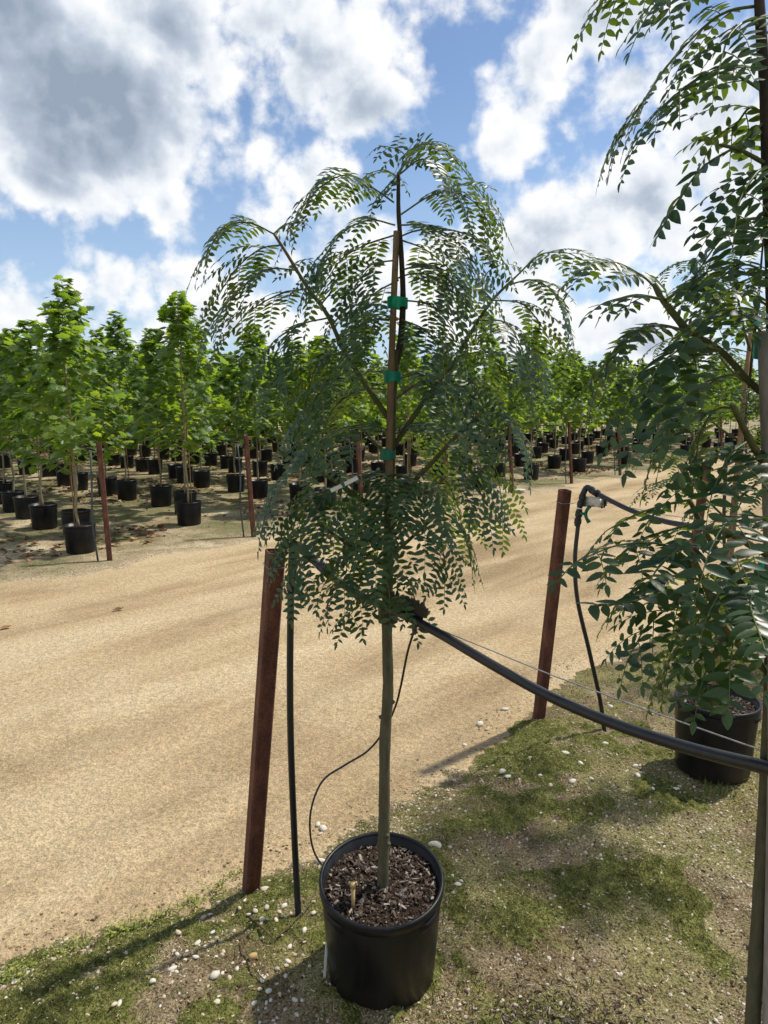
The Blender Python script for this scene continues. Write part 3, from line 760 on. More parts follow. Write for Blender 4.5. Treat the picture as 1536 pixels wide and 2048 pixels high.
# trunk clip on the near tree
cp = W(776, 1226, 2.14); root = empty('trunk_clip', tuple(cp))
g_ = Geo(); g_.tube([Vector((0, 0, -.030)), Vector((0, 0, -.028)), Vector((0, 0, .028)), Vector((0, 0, .03))], [.026, .031, .031, .026], 16)
link('collar', g_.mesh('collar', MAT['poly'], False), root)
v0, v1 = W(780, 1200, 2.10)-cp, W(850, 1226, 2.02)-cp; ax_ = (v1-v0); L = ax_.length; ax_.normalize(); up_ = Vector((0, 0, 1)); up_ = (up_-ax_*up_.dot(ax_)).normalized(); th = ax_.cross(up_)
prof = []
nt = 7
for i in range(nt):
    x0, x1 = L*(i+.08)/nt, L*(i+.62)/nt
    prof += [(x0, .020), (x0+.002, .030), (x1-.002, .030), (x1, .020)]
prof2 = [(x_, -z_) for x_, z_ in reversed(prof)]
ring_ = [(-.005, .018)]+prof+[(L, .014), (L+.007, .016), (L+.006, -.014), (L, -.012)]+prof2+[(-.005, -.018)]
vs = [v0+ax_*x_+up_*z_+th*t_ for t_ in (-.006, .006) for x_, z_ in ring_]; n = len(ring_)
g_ = Geo(); g_.add(vs, [(j, (j+1) % n, n+(j+1) % n, n+j) for j in range(n)]+[tuple(range(n-1, -1, -1)), tuple(range(n, 2*n))])
link('ratchet_strap', g_.mesh('ratchet_strap', MAT['poly']), root)
tag(root, 'black toothed plastic clip holding the near trunk to the wire', 'clip')

# drip tube to the near pot
dp = W(829, 1259, 2.02)
root = empty('drip_tube', tuple(dp)); O = Vector(dp)
DR = [dp, W(815, 1305, 2.05), W(802, 1370, 2.14), W(790, 1415, 2.22), W(768, 1462, 2.30), W(735, 1502, 2.33), W(690, 1530, 2.32), W(645, 1562, 2.29), W(622, 1620, 2.26), W(622, 1680, 2.25), W(638, 1722, 2.24), W(668, 1745, 2.21), W(690, 1757, 2.16), W(706, 1775, 2.06)]
hose_run('tube', [p_-O for p_ in DR], .0036, MAT['poly'], '', '', parent=root, n=6, sides=8)
g_ = Geo(); g_.tube([Vector((0, 0, .014)), Vector((0, 0, .010)), Vector((0, 0, -.004)), Vector((-.001, 0, -.012))], [.004, .008, .008, .005], 10)
link('connector', g_.mesh('connector', MAT['magenta'], True), root)
sp = DR[-1]-O
g_ = Geo()
g_.tube([sp+Vector((0, -.006, -.11)), sp+Vector((0, -.003, -.05)), sp+Vector((0, 0, 0))], [.005, .006, .007], 8)
g_.tube([sp, sp+Vector((0, 0, .012)), sp+Vector((0, .0, .018))], [.009, .011, .008], 10)
g_.tube([sp+Vector((-.010, 0, .012)), sp+Vector((-.012, -.006, .024))], [.004, .003], 6); g_.tube([sp+Vector((.010, 0, .012)), sp+Vector((.011, -.005, .023))], [.004, .003], 6)
link('spray_stake', g_.mesh('spray_stake', MAT['tan_plastic'], True), root)
tag(root, 'thin black drip tube looping down from the pipe into the near pot', 'tube')

# ------------------------------------------------------------------ pots
def pot_geo(R=.205, Hh=.385, detail=40):
    wob = (lambda a: 1+.004*math.cos(a*16)) if detail > 24 else None
    body = Geo(); body.lathe([(R*.40, .004), (R*.84, 0), (R*.87, .012), (R*.955, Hh-.050), (R*.955, Hh-.008), (R*.925, Hh-.008), (R*.905, Hh-.075), (R*.80, Hh-.08)], detail, 0, wob)
    rim = Geo(); rim.lathe([(R*.955, Hh-.036), (R*.985, Hh-.034), (R*.992, Hh-.008), (R*.982, Hh), (R*.945, Hh+.001), (R*.928, Hh-.006), (R*.926, Hh-.030)], detail)
    soil = Geo(); n = detail; vs = [(0, 0, Hh-.030)]; fs = []
    r_ = random.Random(3)
    for k_, rr in enumerate((.3, .6, .85, .925)):
        for j in range(n):
            a = 2*math.pi*j/n; vs.append((R*rr*math.cos(a), R*rr*math.sin(a), Hh-.035-.010*k_/3+r_.uniform(-.006, .006)))
    for j in range(n): fs.append((0, 1+j, 1+(j+1) % n))
    for k_ in range(3):
        for j in range(n): fs.append((1+k_*n+j, 1+(k_+1)*n+j, 1+(k_+1)*n+(j+1) % n, 1+k_*n+(j+1) % n))
    soil.add(vs, fs)
    return body, rim, soil
def lug(R, Hh, a0, wdt=.42):
    """moulded grip under the rim."""
    g_ = Geo(); n = 8; vs = []
    for j in range(n+1):
        a = a0-wdt/2+wdt*j/n; k_ = min(1, min(j, n-j)/1.5)
        for r, z in ((R*.95, Hh-.036), (R*(.955+.045*k_), Hh-.038), (R*(.955+.043*k_), Hh-.062), (R*.94, Hh-.085)):
            vs.append((r*math.cos(a), r*math.sin(a), z))
    fs = [(j*4+i, (j+1)*4+i, (j+1)*4+i+1, j*4+i+1) for j in range(n) for i in range(3)]
    g_.add(vs, fs); return g_.mesh('grip', MAT['pot'], True)
def chips(R, z, N, seed):
    r = np.random.RandomState(seed); a = r.rand(N)*6.283; d = R*.90*np.sqrt(r.rand(N))
    T_ = np.stack([d*np.cos(a), d*np.sin(a), z-.010*(d/R)+.006*r.rand(N)], 1)
    k_ = N//2
    v1_, f1 = scatter_mesh(SHARD[0]*np.array([1, 2.4, 1.2]), SHARD[1], rand_rot(k_, r, .7)*(.005+.011*r.rand(k_)**2)[:, None, None], T_[:k_])
    v2_, f2 = scatter_mesh(OCT[0], OCT[1], rand_rot(N-k_, r, .8)*(.003+.006*r.rand(N-k_)**2)[:, None, None], T_[k_:])
    return mesh_np('bark_chips', np.concatenate([v1_, v2_]), np.concatenate([f1, f2+len(v1_)]), MAT['chip'])
pb, pr, ps = pot_geo(.210, .390, 64)
POT_ME, RIM_ME, SOIL_ME = pb.mesh('pot', MAT['pot'], True), pr.mesh('rim', MAT['pot'], True), ps.mesh('soil', MAT['soil'], True)
pb, pr, ps = pot_geo(.210, .390, 20)
FPOT_ME, FRIM_ME, FSOIL_ME = pb.mesh('pot', MAT['pot'], True), pr.mesh('rim', MAT['pot'], True), ps.mesh('soil', MAT['soil'], True)
CHIP_ME = [chips(.20, .362, 1500, 5), chips(.20, .362, 1100, 9)]
LUGS = [lug(.210, .390, a) for a in (math.radians(-140), math.radians(-40), math.radians(90))]

# ------------------------------------------------------------------ feathery trees
def leaflet_tmpl(wid, bend, fold):
    xs = [0, .10, .32, .58, .82, 1.0]; ws = [0, .55, 1.0, .92, .52, 0]
    v = []; f = []
    for x_, w_ in zip(xs, ws):
        z_ = -bend*x_*x_; w_ *= wid/2
        if w_ == 0: v.append((x_, 0, z_))
        else: v += [(x_, w_, z_+fold*w_), (x_, 0, z_), (x_, -w_, z_+fold*w_)]
    # 0 | 1 2 3 | 4 5 6 | 7 8 9 | 10 11 12 | 13
    f = [(0, 2, 1), (0, 3, 2)]
    for k_ in range(3):
        a = 1+3*k_; b = a+3
        f += [(a, a+1, b+1), (a, b+1, b), (a+1, a+2, b+2), (a+1, b+2, b+1)]
    f += [(10, 11, 13), (11, 12, 13)]
    return np.array(v, float), np.array(f)
LT = [leaflet_tmpl(.40, .05, .25), leaflet_tmpl(.44, .16, .35), leaflet_tmpl(.38, .10, .15)]
LT_ME = [mesh_np('leaflet', v, f, MAT['leaflet'], smooth=True) for v, f in LT]
UP = Vector((0, 0, 1))
def perp(n, t):
    n = n-t*n.dot(t)
    if n.length < 1e-3: n = Vector((t.y+.1, t.z, t.x)); n = n-t*n.dot(t)
    return n.normalized()
def pinna(stems, leaves, p, d, n, L, lsize, r, droop, gap=.0178, thin=.0011):
    """one feather: a thin stalk with leaflets either side."""
    k_ = max(4, int(L/.02)); st = L/k_; pts = [p.copy()]; d = d.normalized(); n = perp(n, d); acc = gap*1.2; dist = 0
    frames = [(p.copy(), d.copy(), n.copy())]
    for i in range(k_):
        d = (d+Vector((0, 0, -1))*droop/k_+Vector((r.gauss(0, .03), r.gauss(0, .03), 0))).normalized(); n = perp(n, d)
        p = p+d*st; pts.append(p.copy()); frames.append((p.copy(), d.copy(), n.copy()))
    stems.tube(pts, [thin*(1-.55*i/k_) for i in range(k_+1)], 4, cap=False)
    nl = max(3, int(L/gap)); side0 = r.choice((-1, 1)); roll = r.gauss(0, .15)
    for i in range(nl):
        t_ = (i+.6)/nl; x_ = t_*k_; j = min(k_-1, int(x_)); f_ = x_-j
        P, Dd, Nn = frames[j][0].lerp(frames[j+1][0], f_), frames[j+1][1], frames[j+1][2]
        b = Nn.cross(Dd)
        s_ = lsize*(.72+.42*math.sin(math.pi*min(1, .18+t_*.82)))*(1-.35*t_**4)*r.uniform(.88, 1.1)
        for sd in (-1, 1):
            if r.random() < .035: continue
            off = st*.25*sd*side0
            a = (b*sd*r.uniform(.9, 1.05)+Dd*(.16+.40*t_*t_)+Nn*r.gauss(.0, .10)-UP*.04).normalized()
            nn = perp(Nn+b*roll+Vector((r.gauss(0, .13), r.gauss(0, .13), r.gauss(0, .13))), a)
            leaves.append((P+Dd*off, a, nn, s_))
    leaves.append((pts[-1], d, n, lsize*.75))
def frond(rach, r, pinL, lsize, droop=.9, npairs=6, rad=.0028, single=False, gap=.0178, side_amt=.85):
    """a twice-feathered leaf on a curved stalk; returns stems Geo and leaflets."""
    stems = Geo(); leaves = []
    pts = spline(rach, 5); k_ = len(pts)-1
    stems.tube(pts, [rad*(1-.6*i/k_) for i in range(k_+1)], 5, cap=False)
    n = None; L = sum((pts[i+1]-pts[i]).length for i in range(k_))
    if single:
        cum = 0; tot = max(4, int(L*.9/gap)); 
        fr = []
        for i in range(k_+1):
            t = (pts[min(i+1, k_)]-pts[max(i-1, 0)]).normalized(); n = perp(n if n else UP, t); fr.append((pts[i], t, n.copy()))
        for i in range(tot):
            u = .1+.9*(i+.5)/tot; x_ = u*k_; j = min(k_-1, int(x_)); P = fr[j][0].lerp(fr[j+1][0], x_-j); Dd, Nn = fr[j+1][1], fr[j+1][2]; b = Nn.cross(Dd)
            s_ = lsize*(.7+.4*math.sin(math.pi*(.2+.8*u)))*r.uniform(.88, 1.1)
            for sd in (-1, 1):
                a = (b*sd+Dd*(.4+.25*u)+Nn*r.gauss(0, .14)-UP*.15).normalized()
                nn = perp(Nn+Vector((r.gauss(0, .25), r.gauss(0, .25), r.gauss(0, .25))), a)
                leaves.append((P+Dd*gap*.3*sd, a, nn, s_))
        return stems, leaves
    for q_ in range(npairs*2+1):
        u = .16+.84*q_/(npairs*2); x_ = u*k_; j = min(k_-1, int(x_)); P = pts[j].lerp(pts[j+1], x_-j)
        t = (pts[min(j+1, k_)]-pts[max(j-1, 0)]).normalized(); n = perp(n.lerp(UP, .3) if n else UP, t); b = n.cross(t)
        if q_ == npairs*2: d = t.copy()
        else: d = b*(1 if q_ % 2 else -1)*side_amt*r.uniform(.85, 1.1)+t*r.uniform(.50, .75)+n*r.uniform(.0, .2)
        l_ = pinL*(.72+.4*math.sin(math.pi*(.15+.75*u)))*r.uniform(.8, 1.15)
        pinna(stems, leaves, P, d, n, l_, lsize, r, droop*r.uniform(.6, 1.35), gap)
    return stems, leaves
def build_leaves(root, fronds, n_single, seed, cam_pick=True):
    """fronds: list of (stems, leaflets). Every frond is an object; the largest leaflets become sub-parts."""
    r = random.Random(seed); O = Vector(root.location); allv = []
    for i, (st, lv) in enumerate(fronds):
        for j, (P, a, nn, s_) in enumerate(lv):
            x_, y_, zc = proj(P)
            if -20 < x_ < 1556 and -20 < y_ < 2068: allv.append((s_/zc*(.6+.4*abs(nn.y)), i, j))
    allv.sort(reverse=True); pick = {}
    for s_, i, j in allv[:n_single]: pick.setdefault(i, set()).add(j)
    for i, (st, lv) in enumerate(fronds):
        sel = pick.get(i, ()); vs = [np.array([tuple(Vector(p)-O) for p in st.v])]; ntv = len(st.v); fs = list(st.f); mi = [0]*len(fs)
        rest = [l for j, l in enumerate(lv) if j not in sel]
        for k_ in range(3):
            sub = [l for q_, l in enumerate(rest) if q_ % 3 == k_]
            if not sub: continue
            R_ = np.array([[[a[c_]*s_, nn.cross(a)[c_]*s_, nn[c_]*s_] for c_ in range(3)] for P, a, nn, s_ in sub]); T_ = np.array([tuple(P-O) for P, a, nn, s_ in sub])
            v, f = scatter_mesh(LT[k_][0], LT[k_][1], R_, T_)
            fs += [tuple(q_) for q_ in (f+ntv).tolist()]; mi += [1]*len(f); vs.append(v); ntv += len(v)
        me = mesh_np('leaf', np.concatenate(vs), fs, [MAT['stalk'], MAT['leaflet']], mi, True)
        fo = link('leaf', me, root)
        for j in sel:
            P, a, nn, s_ = lv[j]; y_ = nn.cross(a)
            o = link('leaflet', LT_ME[j % 3], fo)
            M = Matrix(((a.x*s_, y_.x*s_, nn.x*s_, P.x-O.x), (a.y*s_, y_.y*s_, nn.y*s_, P.y-O.y), (a.z*s_, y_.z*s_, nn.z*s_, P.z-O.z), (0, 0, 0, 1)))
            o.matrix_local = M
def auto_frond(base, az, L, r, rise=.55, fall=1.3):
    """rachis that leaves upward and arches over."""
    d = Vector((math.cos(az)*.8, math.sin(az)*.8, rise)).normalized(); p = base.copy(); pts = [p.copy()]; k_ = 5
    for i in range(k_):
        d = (d+Vector((0, 0, -fall/k_))).normalized(); p = p+d*L/k_; pts.append(p.copy())
    return pts
def limb(root, pts, r0, r1, m, name='branch', sides=8, n=5, knots=0, seed=0):
    O = Vector(root.location); P = spline([p-O for p in pts], n); k_ = len(P)-1; r = random.Random(seed)
    rad = [r0+(r1-r0)*i/k_ for i in range(k_+1)]
    rad = [a*(1+r.uniform(-.05, .05)) for a in rad]
    g_ = Geo(); g_.tube(P, rad, sides)
    for q_ in range(knots):
        i = r.randrange(1, k_); a = r.random()*6.28; d = Vector((math.cos(a), math.sin(a), .3)).normalized()
        g_.tube([P[i], P[i]+d*rad[i]*1.25, P[i]+d*rad[i]*1.5], [rad[i]*.55, rad[i]*.4, rad[i]*.12], 6)
    return link(name, g_.mesh(name, m, True), root)
def pot_parts(root, chip=0, lugs=True, tilt=0.0):
    p = link('pot', POT_ME, root); p.rotation_euler = (tilt, 0, 0)
    link('rim', RIM_ME, p)
    if lugs:
        for l in LUGS: link('grip', l, p)
    s_ = link('soil', SOIL_ME, root); s_.rotation_euler = (tilt, 0, 0)
    c_ = link('bark_chips', CHIP_ME[chip], s_); c_['kind'] = 'stuff'
def tape(root, p, w, h, d=.05, rot=0):
    g_ = Geo(); n = 14; vs = []
    for z_ in (-h/2, h/2):
        for j in range(n):
            a = 2*math.pi*j/n; vs.append(Vector((w*math.cos(a), d*math.sin(a), z_*(1+.15*math.sin(a*2)))))
    g_.add(vs, [(j, (j+1) % n, n+(j+1) % n, n+j) for j in range(n)])
    o = link('tie_tape', g_.mesh('tie_tape', MAT['teal'], True), root); o.location = p-Vector(root.location); o.rotation_euler = (0, rot, 0)

# --- the near tree
YT = 2.14
P2 = lambda l, y0=YT, tip=0.0: [W(a, b, y0+tip*i/(len(l)-1)) for i, (a, b) in enumerate(l)]
base = Vector((W(763, 1785, 2.14).x, 2.195, 0)); base.z = bz(base.x, base.y)
near = empty('potted_tree', tuple(base))
pot_parts(near, 0, True, math.radians(8))
limb(near, P2([(765, 1788), (768, 1650), (770, 1480), (776, 1380), (774, 1250), (777, 1100), (780, 950), (784, 800), (791, 700)]), .0195, .0135, MAT['trunk'], 'trunk', 12, 8, 9, 4)
limb(near, P2([(789, 735), (800, 690), (806, 600), (802, 500), (797, 420), (797, 345)]), .011, .005, MAT['dark_stem'], 'leader', 8, 5, 0, 5)
limb(near, P2([(778, 960), (779, 900), (781, 780), (786, 640), (790, 540), (793, 462)], YT-.028), .0105, .0085, MAT['bamboo'], 'stake', 10, 3, 2, 6)
for px, py, w_ in ((795, 606, .030), (786, 753, .026), (776, 908, .024)): tape(near, W(px, py, YT-.012), w_, .030, .034)
r = random.Random(21)
def rad_at(py): return .003
BR = [([(778, 838), (735, 775), (690, 705), (655, 630), (615, 575), (575, 510), (548, 468)], -.10),
      ([(786, 895), (850, 800), (905, 730), (945, 660), (985, 600), (1030, 555)], .12),
      ([(780, 1015), (740, 1008), (650, 950), (558, 905)], -.12),
      ([(780, 1010), (850, 940), (915, 870), (962, 825)], -.15),
      ([(775, 1132), (700, 1090), (640, 1050)], -.12),
      ([(776, 1118), (840, 1060), (882, 1022)], .10),
      ([(780, 915), (745, 880), (720, 850)], .18),
      ([(786, 800), (830, 770), (870, 760)], .22)]
for i, (l, tip) in enumerate(BR): limb(near, P2(l, YT, tip), .0085 if i < 4 else .006, .0035 if i < 2 else .005, MAT['twig'], 'branch', 8, 5, 1, 30+i)
KEY = [ # rachis in photo pixels at the tree's own distance, depth drift, feather length, leaflet length, pairs
    ([(797, 350), (812, 318), (798, 300), (768, 292)], .05, .055, .024, 5), ([(797, 345), (835, 292), (890, 300), (950, 370), (985, 425)], .05, .11, .030, 6),
    ([(797, 350), (845, 318), (892, 350), (930, 430)], -.08, .12, .032, 5), ([(788, 405), (740, 372), (690, 350), (640, 375), (606, 415)], .0, .15, .032, 7),
    ([(800, 430), (860, 392), (910, 385), (955, 410), (982, 455)], .05, .15, .031, 6), ([(797, 350), (775, 372), (752, 400)], -.05, .05, .026, 2),
    ([(797, 350), (822, 305), (852, 284), (886, 292)], .12, .06, .025, 5), ([(795, 355), (770, 340), (742, 345)], .2, .06, .024, 3),
    ([(790, 450), (740, 440), (690, 462), (650, 510), (632, 548)], -.10, .13, .031, 6), ([(790, 470), (730, 490), (680, 522), (642, 580)], .16, .14, .031, 6),
    ([(800, 450), (860, 452), (920, 490), (958, 556)], -.14, .14, .032, 6), ([(802, 480), (852, 500), (902, 542), (942, 600)], .18, .14, .031, 6),
    ([(792, 520), (742, 530), (712, 570), (700, 630)], -.15, .12, .031, 5), ([(803, 540), (852, 530), (892, 560), (916, 620)], -.12, .13, .031, 6),
    ([(797, 560), (745, 590), (700, 640), (680, 690)], .12, .13, .030, 5), ([(805, 600), (860, 610), (900, 650), (925, 700)], .12, .13, .030, 6),
    ([(795, 640), (740, 640), (700, 670), (670, 730)], -.16, .13, .032, 5), ([(804, 640), (850, 660), (880, 700), (890, 760)], -.18, .13, .033, 6),
    # left limb
    ([(548, 468), (500, 446), (450, 455), (405, 515)], -.05, .12, .031, 6), ([(562, 490), (520, 498), (470, 540), (432, 600)], .06, .14, .031, 6),
    ([(548, 468), (565, 452), (588, 442)], .03, .05, .022, 2), ([(590, 540), (530, 540), (470, 588), (428, 645)], -.10, .14, .031, 6),
    ([(615, 577), (560, 588), (500, 622), (458, 668)], .10, .13, .030, 6), ([(655, 636), (600, 650), (560, 690), (538, 755)], -.14, .14, .032, 6),
    ([(640, 612), (665, 575), (650, 540), (620, 520)], .12, .10, .028, 4), ([(690, 704), (640, 722), (618, 780), (606, 850)], .10, .14, .031, 6),
    ([(665, 650), (690, 620), (720, 610), (745, 640)], .05, .12, .029, 4), ([(715, 740), (660, 760), (620, 820), (590, 890)], -.16, .14, .033, 6),
    # right limb
    ([(1030, 555), (1080, 510), (1130, 505), (1165, 520)], .10, .10, .029, 5), ([(1015, 570), (1068, 560), (1112, 590), (1130, 640)], -.05, .12, .030, 6),
    ([(985, 600), (1045, 608), (1085, 655), (1108, 700)], .12, .13, .030, 6), ([(960, 640), (1010, 645), (1040, 690), (1055, 740)], -.12, .13, .031, 6),
    ([(922, 710), (975, 705), (1010, 745), (1028, 800)], .10, .13, .031, 6), ([(985, 600), (965, 575), (975, 545), (1000, 530)], .05, .08, .026, 3),
    ([(890, 750), (940, 760), (965, 810), (975, 870)], -.16, .14, .033, 6),
    # middle
    ([(782, 780), (720, 780), (665, 820), (640, 890)], .14, .14, .032, 6), ([(790, 760), (850, 748), (892, 785), (912, 850)], -.2, .14, .034, 6),
    ([(780, 860), (720, 850), (660, 870), (630, 920)], -.24, .14, .035, 6), ([(786, 870), (840, 850), (880, 880), (900, 940)], .2, .13, .032, 6),
    ([(600, 925), (562, 955), (542, 1000), (528, 1040)], -.05, .10, .034, 5), ([(640, 946), (605, 985), (590, 1040), (580, 1090)], .05, .13, .031, 6),
    ([(690, 975), (640, 985), (610, 1020), (600, 1080)], -.18, .13, .033, 6), ([(700, 980), (680, 1020), (670, 1070)], .15, .12, .030, 5),
    ([(960, 826), (1000, 830), (1038, 865), (1050, 905)], -.05, .11, .033, 5), ([(930, 852), (975, 895), (998, 965), (1005, 1040)], .10, .12, .031, 6),
    ([(905, 885), (948, 950), (975, 1030)], -.12, .13, .032, 6), ([(850, 942), (890, 960), (915, 1010), (925, 1060)], .15, .13, .031, 6),
    ([(780, 940), (740, 950), (720, 1000), (715, 1060)], -.24, .14, .035, 6), ([(786, 960), (820, 965), (845, 1010), (850, 1070)], -.24, .14, .035, 6),
    ([(770, 1000), (765, 1010), (760, 1060), (755, 1110)], -.26, .14, .036, 6), ([(784, 1030), (760, 1020), (735, 1060), (720, 1120)], .2, .13, .031, 6),
    # low
    ([(882, 1022), (915, 1045), (935, 1090), (942, 1125)], .0, .11, .030, 5), ([(850, 1052), (880, 1085), (890, 1130), (890, 1165)], -.1, .10, .029, 5),
    ([(640, 1050), (600, 1060), (568, 1095), (552, 1120)], -.02, .11, .030, 5), ([(660, 1065), (618, 1095), (598, 1140), (590, 1180)], -.12, .11, .033, 5),
    ([(775, 1150), (722, 1150), (675, 1170), (655, 1210)], -.05, .10, .029, 5), ([(775, 1160), (745, 1185), (712, 1215), (695, 1240)], -.12, .09, .030, 5),
    ([(780, 1150), (812, 1155), (830, 1200), (835, 1235)], -.12, .09, .031, 4), ([(778, 1120), (770, 1140), (778, 1185), (780, 1215)], -.2, .09, .034, 4),
    ([(700, 1090), (690, 1120), (660, 1150), (645, 1175)], .05, .10, .029, 4), ([(776, 1080), (735, 1075), (700, 1110), (690, 1160)], -.22, .12, .033, 5)]
fr = [frond(P2(l, YT+r.uniform(-.04, .04), tip), r, pl*(1.2 if l[0][1] < 640 else 1.05), ls*.98, 1.0 if l[0][1] < 640 else .85, max(2, round(n_*(.66 if l[0][1] < 640 else .6)))) for l, tip, pl, ls, n_ in KEY]
for py in (480, 560, 640, 760, 860, 960):
    for q_ in range(1):
        b = W(786 if py < 900 else 778, py, YT); az = r.uniform(0, 6.28)
        if math.sin(az) < -.75 and py < 700: az += 2.2
        fr.append(frond(auto_frond(b, az, r.uniform(.22, .36), r), r, .13, .030, .9, 3))
build_leaves(near, fr, 300, 1)
gt = Geo(); a_, b_ = W(655, 985, 1.98), W(722, 952, 1.97); dx = (b_-a_).normalized(); wy = Vector((0, 0, 1)).cross(dx).normalized(); wz = dx.cross(wy)
gt.box((a_+b_)/2-base, ((b_-a_).length*.8, .0012, .011), Matrix((dx, wy, wz)).transposed())
link('plant_tag', gt.mesh('plant_tag', MAT['white_plastic']), near)
tag(near, 'slender staked sapling with drooping feathery leaves in black pot beside near rusty post', 'tree', 'feathery saplings in pots on the near bank')
# white stake stub behind the pot
p = Vector((W(646, 1885, 2.12).x, 2.14, 0)); gs = Geo(); gs.box((0, 0, .06), (.008, .004, .20))
o = link('plant_label', gs.mesh('plant_label', MAT['white_plastic']), loc=(p.x, p.y, bz(p.x, p.y)-.02)); o.rotation_euler = (.08, .05, .3)
tag(o, 'white plastic strip standing against the left side of the near pot', 'label')

# --- the second tree of the near row, cut by the frame
Y2 = 1.25; r = random.Random(5)
base = Vector((.728, Y2, 0)); base.z = bz(base.x, base.y)
second = empty('potted_tree', tuple(base)); pot_parts(second, 1)
P3 = lambda l, tip=0., y0=Y2: [W(a, b, y0+tip*i/(len(l)-1)) for i, (a, b) in enumerate(l)]
limb(second, [Vector((base.x-.005, Y2, base.z+.34)), W(1497, 2200, Y2), W(1508, 2000, Y2), W(1524, 1750, Y2), W(1538, 1500, Y2), W(1548, 1200, Y2), W(1548, 900, Y2), W(1545, 700, Y2)], .0165, .012, MAT['trunk'], 'trunk', 12, 8, 9, 8)
limb(second, P3([(1547, 760), (1546, 600), (1538, 400), (1531, 200), (1522, 60), (1512, -120), (1505, -260)]), .0125, .006, MAT['dark_stem'], 'leader', 10, 5, 0, 9)
limb(second, [Vector((base.x+.06, Y2-.03, base.z+.3)), W(1556, 1500, Y2-.03), W(1546, 1000, Y2-.03), W(1536, 662, Y2-.03)], .0175, .0165, MAT['grey_stake'], 'stake', 12, 3, 0, 10)
for py in (700, 1150): tape(second, W(1549, py, Y2-.012), .032, .03, .038)
BR2 = [([(1546, 800), (1500, 765), (1440, 700), (1375, 662)], .04), ([(1375, 662), (1345, 625), (1322, 595), (1308, 568)], .02), ([(1546, 960), (1500, 880), (1465, 810)], -.10),
       ([(1547, 1280), (1480, 1180), (1420, 1080), (1378, 998)], .06), ([(1547, 1420), (1450, 1300), (1420, 1215), (1390, 1130)], -.16), ([(1535, 330), (1480, 300), (1440, 290)], -.05),
       ([(1547, 1120), (1500, 1090), (1450, 1060)], -.18)]
_low = lambda l: [(a, b if b < 1100 else 1100+(b-1100)*.80) for a, b in l]
for i, (l, tip) in enumerate(BR2): limb(second, P3(_low(l), tip), .0070 if i != 5 else .004, .0045 if i != 5 else .0025, MAT['twig'], 'branch', 8, 5, 2, 60+i)
KEY2 = [([(1522, 10), (1440, 30), (1350, 113), (1278, 215), (1236, 275)], .05, .11, .030, 8), ([(1530, 185), (1470, 150), (1410, 150), (1345, 195), (1300, 240)], -.04, .10, .032, 6),
        ([(1512, -120), (1420, -120), (1330, -80), (1260, -30), (1205, 15)], .10, .09, .031, 7), ([(1516, -60), (1440, -80), (1370, -50), (1310, 10)], -.06, .10, .032, 6),
        ([(1525, 60), (1500, 40), (1460, 70), (1440, 130)], -.12, .09, .034, 4), ([(1532, 230), (1500, 215), (1470, 250), (1430, 270)], .08, .08, .036, 4),
        ([(1537, 330), (1510, 350), (1480, 400), (1470, 450)], -.1, .08, .040, 4), ([(1540, 440), (1490, 440), (1440, 480), (1385, 560)], -.06, .07, .042, 4),
        ([(1315, 580), (1285, 552), (1225, 524), (1165, 540)], .06, .085, .033, 5), ([(1322, 598), (1275, 590), (1235, 598), (1212, 604)], -.02, .05, .033, 3),
        ([(1330, 600), (1370, 575), (1400, 560), (1430, 580)], .04, .07, .036, 3), ([(1375, 662), (1310, 650), (1255, 675), (1215, 730)], .05, .10, .038, 6),
        ([(1440, 700), (1370, 715), (1310, 770), (1275, 850)], -.10, .11, .042, 6), ([(1480, 745), (1420, 765), (1360, 820), (1320, 890)], .06, .11, .038, 6),
        ([(1468, 815), (1430, 820), (1400, 870), (1390, 940)], .05, .10, .040, 5),
        ([(1500, 880), (1460, 910), (1430, 970)], -.12, .10, .044, 5), ([(1548, 700), (1500, 640), (1450, 620), (1400, 650)], -.1, .09, .046, 4),
        ([(1548, 620), (1500, 590), (1450, 590), (1410, 620)], .10, .09, .036, 5), ([(1548, 560), (1500, 530), (1460, 540)], -.08, .08, .044, 3),
        ([(1380, 1000), (1330, 1010), (1270, 1030), (1215, 1060)], .05, .08, .038, 4), ([(1400, 1045), (1340, 1060), (1280, 1080), (1235, 1120)], .08, .07, .034, 5),
        ([(1395, 1140), (1330, 1090), (1240, 1090), (1160, 1125)], -.14, .08, .040, 6), ([(1405, 1175), (1340, 1165), (1280, 1190), (1240, 1230)], .06, .09, .036, 5),
        ([(1420, 1215), (1350, 1235), (1295, 1290), (1265, 1350)], -.05, .10, .040, 6), ([(1440, 1270), (1390, 1300), (1345, 1360), (1330, 1420)], .06, .10, .038, 6),
        ([(1460, 1310), (1430, 1350), (1410, 1410), (1400, 1450)], -.12, .08, .042, 5), ([(1480, 1200), (1430, 1220), (1390, 1290), (1370, 1350)], .14, .11, .038, 6),
        ([(1547, 1180), (1500, 1160), (1450, 1190), (1420, 1250)], -.2, .10, .048, 5), ([(1548, 1260), (1500, 1260), (1470, 1320), (1460, 1390)], -.2, .10, .048, 5),
        ([(1548, 1050), (1500, 1030), (1450, 1050), (1420, 1100)], -.2, .10, .046, 5), 
        ([(1547, 1360), (1510, 1330), (1450, 1340), (1410, 1380)], .16, .10, .036, 5),
        ([(1548, 1080), (1490, 1110), (1440, 1160), (1410, 1230)], .16, .11, .036, 6), ]
fr = [frond(P3(_low(l), tip, Y2+r.uniform(-.03, .03)), r, pl*(1.1 if l[0][1] < 1150 else .9), ls*.78, 1.0, max(2, round(n_*(.68 if l[0][1] < 900 else .55))), gap=.0150*ls/.033) for l, tip, pl, ls, n_ in KEY2]
